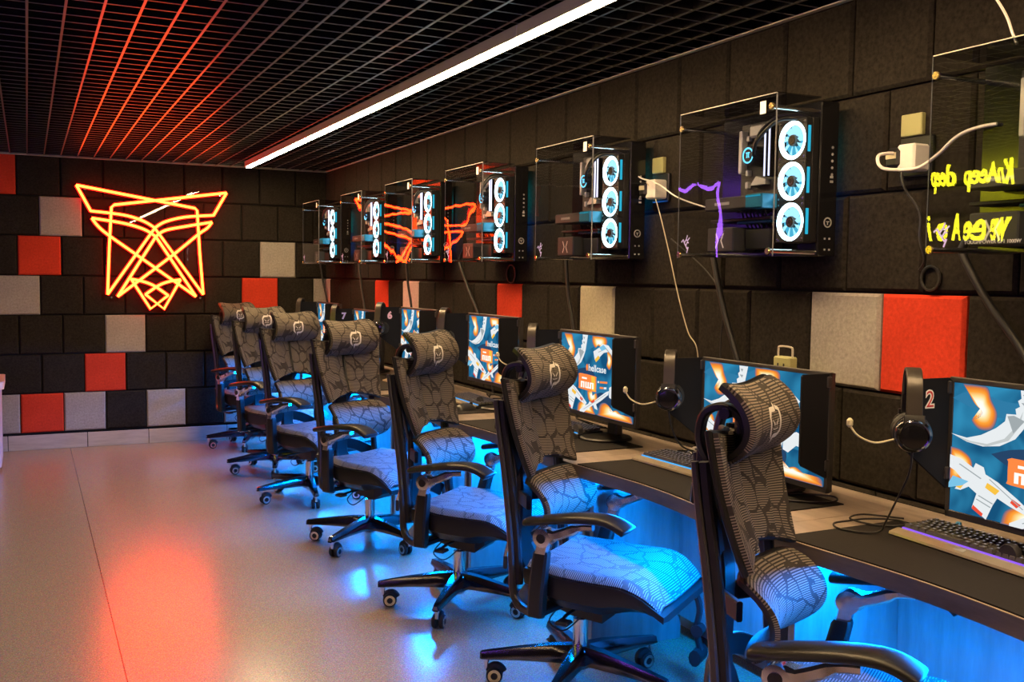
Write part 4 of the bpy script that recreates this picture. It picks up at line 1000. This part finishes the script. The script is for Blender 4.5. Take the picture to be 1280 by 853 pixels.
    # board, heatsinks, pump, memory
    b = MB(); b.span((-.142, -.125, .165), (-.1305, -.365, .475), .002); bo = part('motherboard', b, 'pcb', root, 0)
    b = MB()
    for y0, y1, z0, z1, d in ((-.145, -.162, .30, .45, .03), (-.172, -.186, .245, .27, .02), (-.172, -.188, .290, .312, .02), (-.172, -.186, .33, .352, .02), (-.172, -.188, .372, .395, .02), (-.172, -.186, .412, .432, .02)): b.span((-.142 - d, y0, z0), (-.142, y1, z1), .003)
    b.span((-.176, -.205, .42), (-.142, -.275, .462), .006); b.prism([(-.205, .255), (-.285, .255), (-.285, .272), (-.235, .285)], lambda a, c, d: (d, a, c), -.165, -.142); part('heatsink', b, 'silver', bo, 0)
    b = MB(); b.lathe([(.030, -.20), (.034, -.197), (.034, -.15), (.036, -.142)], (0, -.232, .355), 'x', 28); pu = part('pump', b, 'plastic', root)
    b = MB(); b.lathe([(.0225, -.2005), (.0275, -.2015), (.0275, -.2002), (.0225, -.2002)], (0, -.232, .355), 'x', 32, cap=False)
    for y0, y1, z0, z1 in ((-.222, -.242, .3625, .3655), (-.2265, -.2295, .3475, .3625), (-.2345, -.2375, .3475, .3625), (-.2245, -.230, .3475, .350), (-.234, -.2395, .3475, .350)): b.span((-.2005, y0, z0), (-.2015, y1, z1))
    part('pump_light', b, 'pump', pu, 0, label='glowing ring with double T mark')
    for y in (-.296, -.318):
        b = MB(); b.span((-.178, y - .0035, .278), (-.142, y + .0035, .452), .001); m_ = part('memory_module', b, 'plastic', bo, 0)
        if True:
            b = MB(); b.span((-.182, y - .0022, .280), (-.178, y + .0022, .450)); part('memory_light', b, 'ram', m_, 0)
    # graphics card on its riser
    b = MB(); b.span((-.250, -.060, .168), (-.150, -.370, .212), .004); gp = part('graphics_card', b, 'psu', root, 0)
    b = MB(); b.span((-.252, -.285, .166), (-.148, -.372, .214), .004); part('shroud_end', b, 'gpu_blue', gp, 0, label='blue lit shroud end')
    b = MB(); b.span((-.2532, -.29, .205), (-.2520, -.366, .209)); part('light_line', b, 'fan_side', gp, 0)
    b = MB(); b.span((-.2512, -.12, .185), (-.2502, -.20, .195)); part('card_marking', b, 'print_grey', gp, 0)
    b = MB(); b.span((-.20, -.030, .130), (-.1305, -.360, .140), .002); part('shelf_plate', b, 'plastic', root, 0)
    b = MB(); b.span((-.19, -.17, .120), (-.135, -.345, .129), .002); part('blue_cover', b, 'gpu_blue', root, 0)
    b = MB(); b.span((-.235, -.060, .022), (-.1305, -.205, .108), .004); ps = part('power_supply', b, 'psu', root, 0)
    b = MB()
    def fp_(a, c): return (-.2356, -.1325 - a, .062 + c)
    for sgn in (-1, 1): b.strip2d([(sgn * .022, .026), (sgn * .008, 0), (sgn * .022, -.026)], .006, fp_)
    part('chevron_mark', b, 'print_white', ps, 0, recalc=False)
    b = MB(); b.span((-.19, -.215, .03), (-.1305, -.345, .10), .004); part('drive_cage', b, 'plastic', root, 0)
    b = MB(); rnd = random.Random(3)
    for k in range(7):
        y = -.20 - .02 * k; b.tube(cat([(-.16, y, .105), (-.20, y - .01, .155 + .01 * rnd.random()), (-.18, y - .03, .165), (-.15, y - .02 * rnd.random(), .19)], 5), .003, 6)
    part('loose_wiring', b, 'cable', root)
    for k in range(2):
        b = MB(); b.tube(cat([(-.175, -.245 - .004 * k, .375 - .02 * k), (-.22, -.285, .375 - .02 * k), (-.235, -.335, .415 + .014 * k - .01), (-.22, -.40, .458 + .012 * k - .008), (-.185, -.455, .462 + .010 * k - .008), (-.150, -.485, .45)], 7), .0062, 10); part('coolant_tube', b, 'plastic', root)
    return root
cp = build_case()
for i, (y, z) in enumerate(CASES):
    o = cp if i == 0 else dup(cp)
    o.location = (0, y, z); tag(o, CL[i], 'computer', 'open computer cases on the wall')
# rating label printed on the power supply of the closest case
ps = [c for c in cp.children if c.name.startswith('power_supply')][0]
text_part('rating_label', 'TOUGHPOWER GF1 1000W', .0135, lambda a, c, d: (-.2357 - d, -.1325 - a, .032 + c), 'print_white', ps, .0003, .0002)

# ------------------------------------------------------------------ cables and plugs
def cable(name, pts, r, m, lab, cat_, n=8, k=8):
    b = MB(); b.tube(cat(pts, k), r, n); o = part(name, b, m, None, 60); tag(o, lab, cat_); return o
CBL = [(-6.89, 1.525, -7.079, 1.269, 0.012, 'thick black cable leaving the closest computer case towards the photo edge'),
       (-5.751, 1.523, -5.889, 1.16, 0.012, 'thick black cable leaning down from the second computer case'),
       (-4.578, 1.526, -4.634, 1.227, 0.009, 'black cable hanging from the third computer case'),
       (-3.239, 1.53, -3.501, 1.234, 0.009, 'black cable with coil hanging from the fourth computer case'),
       (-2.28, 1.531, -2.355, 1.246, 0.009, 'black cable across the pinkish grey wall panel'),
       (-1.179, 1.524, -1.298, 1.181, 0.009, 'black cable hanging from the sixth computer case'),
       (-0.02, 1.529, -0.174, 1.249, 0.009, 'black cable in front of the cut grey panel by the corner')]
for ya, za, yb, zb, rad, lab in CBL:
    k_ = (yb - ya) / (zb - za); zc = DT + .25
    cable('power_cable', [(-.045, ya - .03, za + .10), (-.055, ya + .004, za + .04), (-.06, ya, za), (-.055, (ya + yb) / 2 + .012, (za + zb) / 2), (-.05, yb, zb), (-.045, yb + k_ * (zc - zb) * .9, zc), (-.04, yb + k_ * (zc - zb), DT + .005)], rad, 'cable', lab, 'cable')
b = MB()
for k in range(3): b.tube([(-.0135 - .004 * k, -3.86 + .055 * math.cos(a) - .01 * k, 1.47 + .05 * math.sin(a)) for a in [2 * PI * q / 20 for q in range(20)]], .0035, 6, loop=True)
tag(part('cable_coil', b, 'cable'), 'coil of thin black cable under the fourth computer case', 'cable')
b = MB()
for k in range(2): b.tube([(-.0145 - .006 * k, -6.735 + .033 * math.cos(a) - .008 * k, 1.465 + .036 * math.sin(a)) for a in [2 * PI * q / 20 for q in range(20)]], .004, 6, loop=True)
tag(part('cable_coil', b, 'cable'), 'coil of black cable below the closest computer case', 'cable')
cable('thin_wire', [(-.10, -5.33, 1.86), (-.08, -5.373, 1.784), (-.08, -5.468, 1.581), (-.08, -5.548, 1.385), (-.08, -5.619, 1.243), (-.08, -5.686, 1.161), (-.08, -5.70, .90), (-.08, -5.70, DT + .02)], .0021, 'wire', 'thin yellowish wire falling from the white plug to the second screen', 'wire')
cable('thin_wire', [(-.06, -5.46, 1.62), (-.05, -5.70, 1.48), (-.05, -5.80, 1.36), (-.05, -5.79, 1.2), (-.05, -5.80, DT + .02)], .0025, 'cable', 'thin dark wire hanging beside the yellowish one', 'wire')
cable('plug_lead', [(-.12, -5.30, 1.885), (-.14, -5.36, 1.87), (-.12, -5.44, 1.845), (-.10, -5.56, 1.78), (-.07, -5.72, 1.73), (-.12, -5.89, 1.70)], .003, 'whitewire', 'short pale lead between the white plug and the second computer case', 'wire')
cable('plug_lead', [(-.10, -6.66, 1.84), (-.13, -6.66, 1.838), (-.155, -6.65, 1.83), (-.165, -6.665, 1.80), (-.16, -6.70, 1.785), (-.16, -6.80, 1.78), (-.16, -6.87, 1.81), (-.16, -6.929, 1.851), (-.15, -6.98, 1.87), (-.14, -7.04, 1.875)], .005, 'whitewire', 'thick white lead curving from the wall plug into the closest computer case', 'wire')
cable('plug_lead', [(-.09, -6.68, 1.80), (-.10, -6.70, 1.74), (-.08, -6.745, 1.66), (-.08, -6.75, 1.58), (-.07, -6.76, 1.52), (-.06, -6.735, 1.49)], .004, 'cable', 'black lead dropping from the plug to the coil', 'wire')
cable('hanging_wire', [(-.26, -6.99, CEIL), (-.24, -7.05, 2.25), (-.22, -7.111, 2.139), (-.22, -7.135, 2.085), (-.22, -7.15, 2.052)], .0035, 'whitewire', 'pale wire dropping from the ceiling behind the cover of the closest computer case', 'wire')
def plug(x, y, z, lab):
    t = empty('power_plug', (0, y, z), 0, lab, 'plug')
    b = MB(); b.span((-.028, -.06, -.055), (-.0105, .06, .065), .004); part('socket_plate', b, 'plastic', t, 0)
    b = MB(); b.span((-.095, -.055, -.045), (-.028, .012, .035), .006); part('adapter', b, 'white', t, 0)
    b = MB(); b.span((-.105, -.005, -.035), (-.028, .052, .028), .012); part('black_plug', b, 'plastic', t, 0)
    b = MB(); b.span((-.107, .004, -.006), (-.105, .042, .012)); part('plug_sticker', b, 'wire', t, 0)
    b = MB(); b.span((-.03, -.02, .068), (-.0105, .06, .135), .003); part('cover_flap', b, 'standgrey', t, 0)
plug(0, -6.675, 1.83, 'white and black wall plug beside the closest computer case')
plug(0, -5.325, 1.835, 'white and black wall plug between the second and third computer cases')
# headset leads on the desk, plugs behind the keyboard
cable('headset_lead', [(-.473, -7.10, 1.035), (-.465, -7.085, .97), (-.43, -7.01, .87), (-.395, -6.95, .805), (-.385, -6.925, .776), (-.42, -6.90, .770), (-.45, -6.84, .770), (-.42, -6.79, .770), (-.36, -6.785, .770), (-.29, -6.79, .770), (-.23, -6.84, .772), (-.26, -6.90, .775), (-.31, -6.87, .770), (-.34, -6.81, .770), (-.33, -6.76, .770), (-.26, -6.745, .770), (-.19, -6.83, .770)], .0028, 'cable', 'black headset lead looping over the closest desk mat', 'wire')
cable('headset_lead', [(-.472, -6.05, 1.00), (-.44, -6.03, .93), (-.36, -5.97, .86), (-.24, -5.88, .81), (-.18, -5.80, .776), (-.14, -5.70, .770), (-.09, -5.76, .776), (-.13, -5.83, .772), (-.17, -5.73, .770)], .0028, 'cable', 'black headset lead tangled behind the second keyboard', 'wire')
cable('desk_cable', [(-.45, -6.48, .770), (-.36, -6.50, .770), (-.28, -6.57, .770), (-.21, -6.58, .770), (-.17, -6.53, .770), (-.22, -6.47, .770), (-.33, -6.42, .770)], .0032, 'cable', 'black cable curled at the end of the second desk mat', 'cable')
for q in range(3):
    rnd = random.Random(20 + q)
    b = MB()
    for k in range(4):
        y0 = [-5.72, -4.90, -3.86][q]
        b.tube(cat([(-.08 - .03 * rnd.random(), y0 + .12 * rnd.random(), .768), (-.10 - .1 * rnd.random(), y0 - .1 * rnd.random(), .775 + .03 * rnd.random()), (-.12 - .08 * rnd.random(), y0 - .16 - .1 * rnd.random(), .78 + .03 * rnd.random()), (-.08, y0 - .05 - .1 * rnd.random(), .768)], 6), .003, 6)
    tag(part('cable_tangle', b, 'cable'), ['tangle of cables behind the second keyboard', 'tangle of cables behind the third keyboard', 'tangle of cables behind the fourth keyboard'][q], 'cable')
t = empty('usb_plug', (-.145, -6.975, DT), math.radians(35), 'black and blue cable plug lying behind the closest keyboard', 'plug')
b = MB(); b.span((-.04, -.010, .002), (.0, .010, .022), .003); part('hub_block', b, 'plastic', t, 0); b = MB(); b.span((-.0, -.008, .004), (.045, .008, .019), .003); part('plug_body', b, 'usb', t, 0)
cable('keyboard_cable', [(-.12, -7.02, .773), (-.13, -7.09, .778), (-.19, -7.16, .782), (-.205, -7.20, .782)], .0025, 'whitewire', 'short pale cable running into the closest keyboard', 'wire')
#@@CAMERA
# ------------------------------------------------------------------ world, camera, view
w = bpy.data.worlds.new('dark_room'); SC.world = w; w.use_nodes = True
w.node_tree.nodes['Background'].inputs[0].default_value = (.02, .02, .025, 1); w.node_tree.nodes['Background'].inputs[1].default_value = .2
cam = bpy.data.cameras.new('camera'); co = bpy.data.objects.new('camera', cam); COL.objects.link(co); SC.camera = co
yaw, pitch, roll = .4568, -.0649, .0126
fwd = V((math.sin(yaw) * math.cos(pitch), math.cos(yaw) * math.cos(pitch), math.sin(pitch))); r0 = V((math.cos(yaw), -math.sin(yaw), 0)); u0 = r0.cross(fwd)
r2 = r0 * math.cos(roll) + u0 * math.sin(roll); u2 = -r0 * math.sin(roll) + u0 * math.cos(roll)
m = Matrix((r2, u2, -fwd)).transposed().to_4x4(); m.translation = V((-2.455, -8.8527, 1.4535)); co.matrix_world = m
cam.sensor_width = 36; cam.sensor_fit = 'HORIZONTAL'; cam.lens = 1232.79 * 36 / 1280; cam.clip_start = .02
SC.view_settings.view_transform = 'Standard'; SC.view_settings.look = 'None'; SC.view_settings.gamma = 1; SC.view_settings.exposure = 0.0; SC.view_settings.use_curve_mapping = False
c = SC.cycles; c.use_denoising = True; c.max_bounces = 8; c.diffuse_bounces = 3; c.glossy_bounces = 4; c.transparent_max_bounces = 16; c.caustics_reflective = False; c.caustics_refractive = False; c.sample_clamp_indirect = 4.0; c.use_light_tree = True
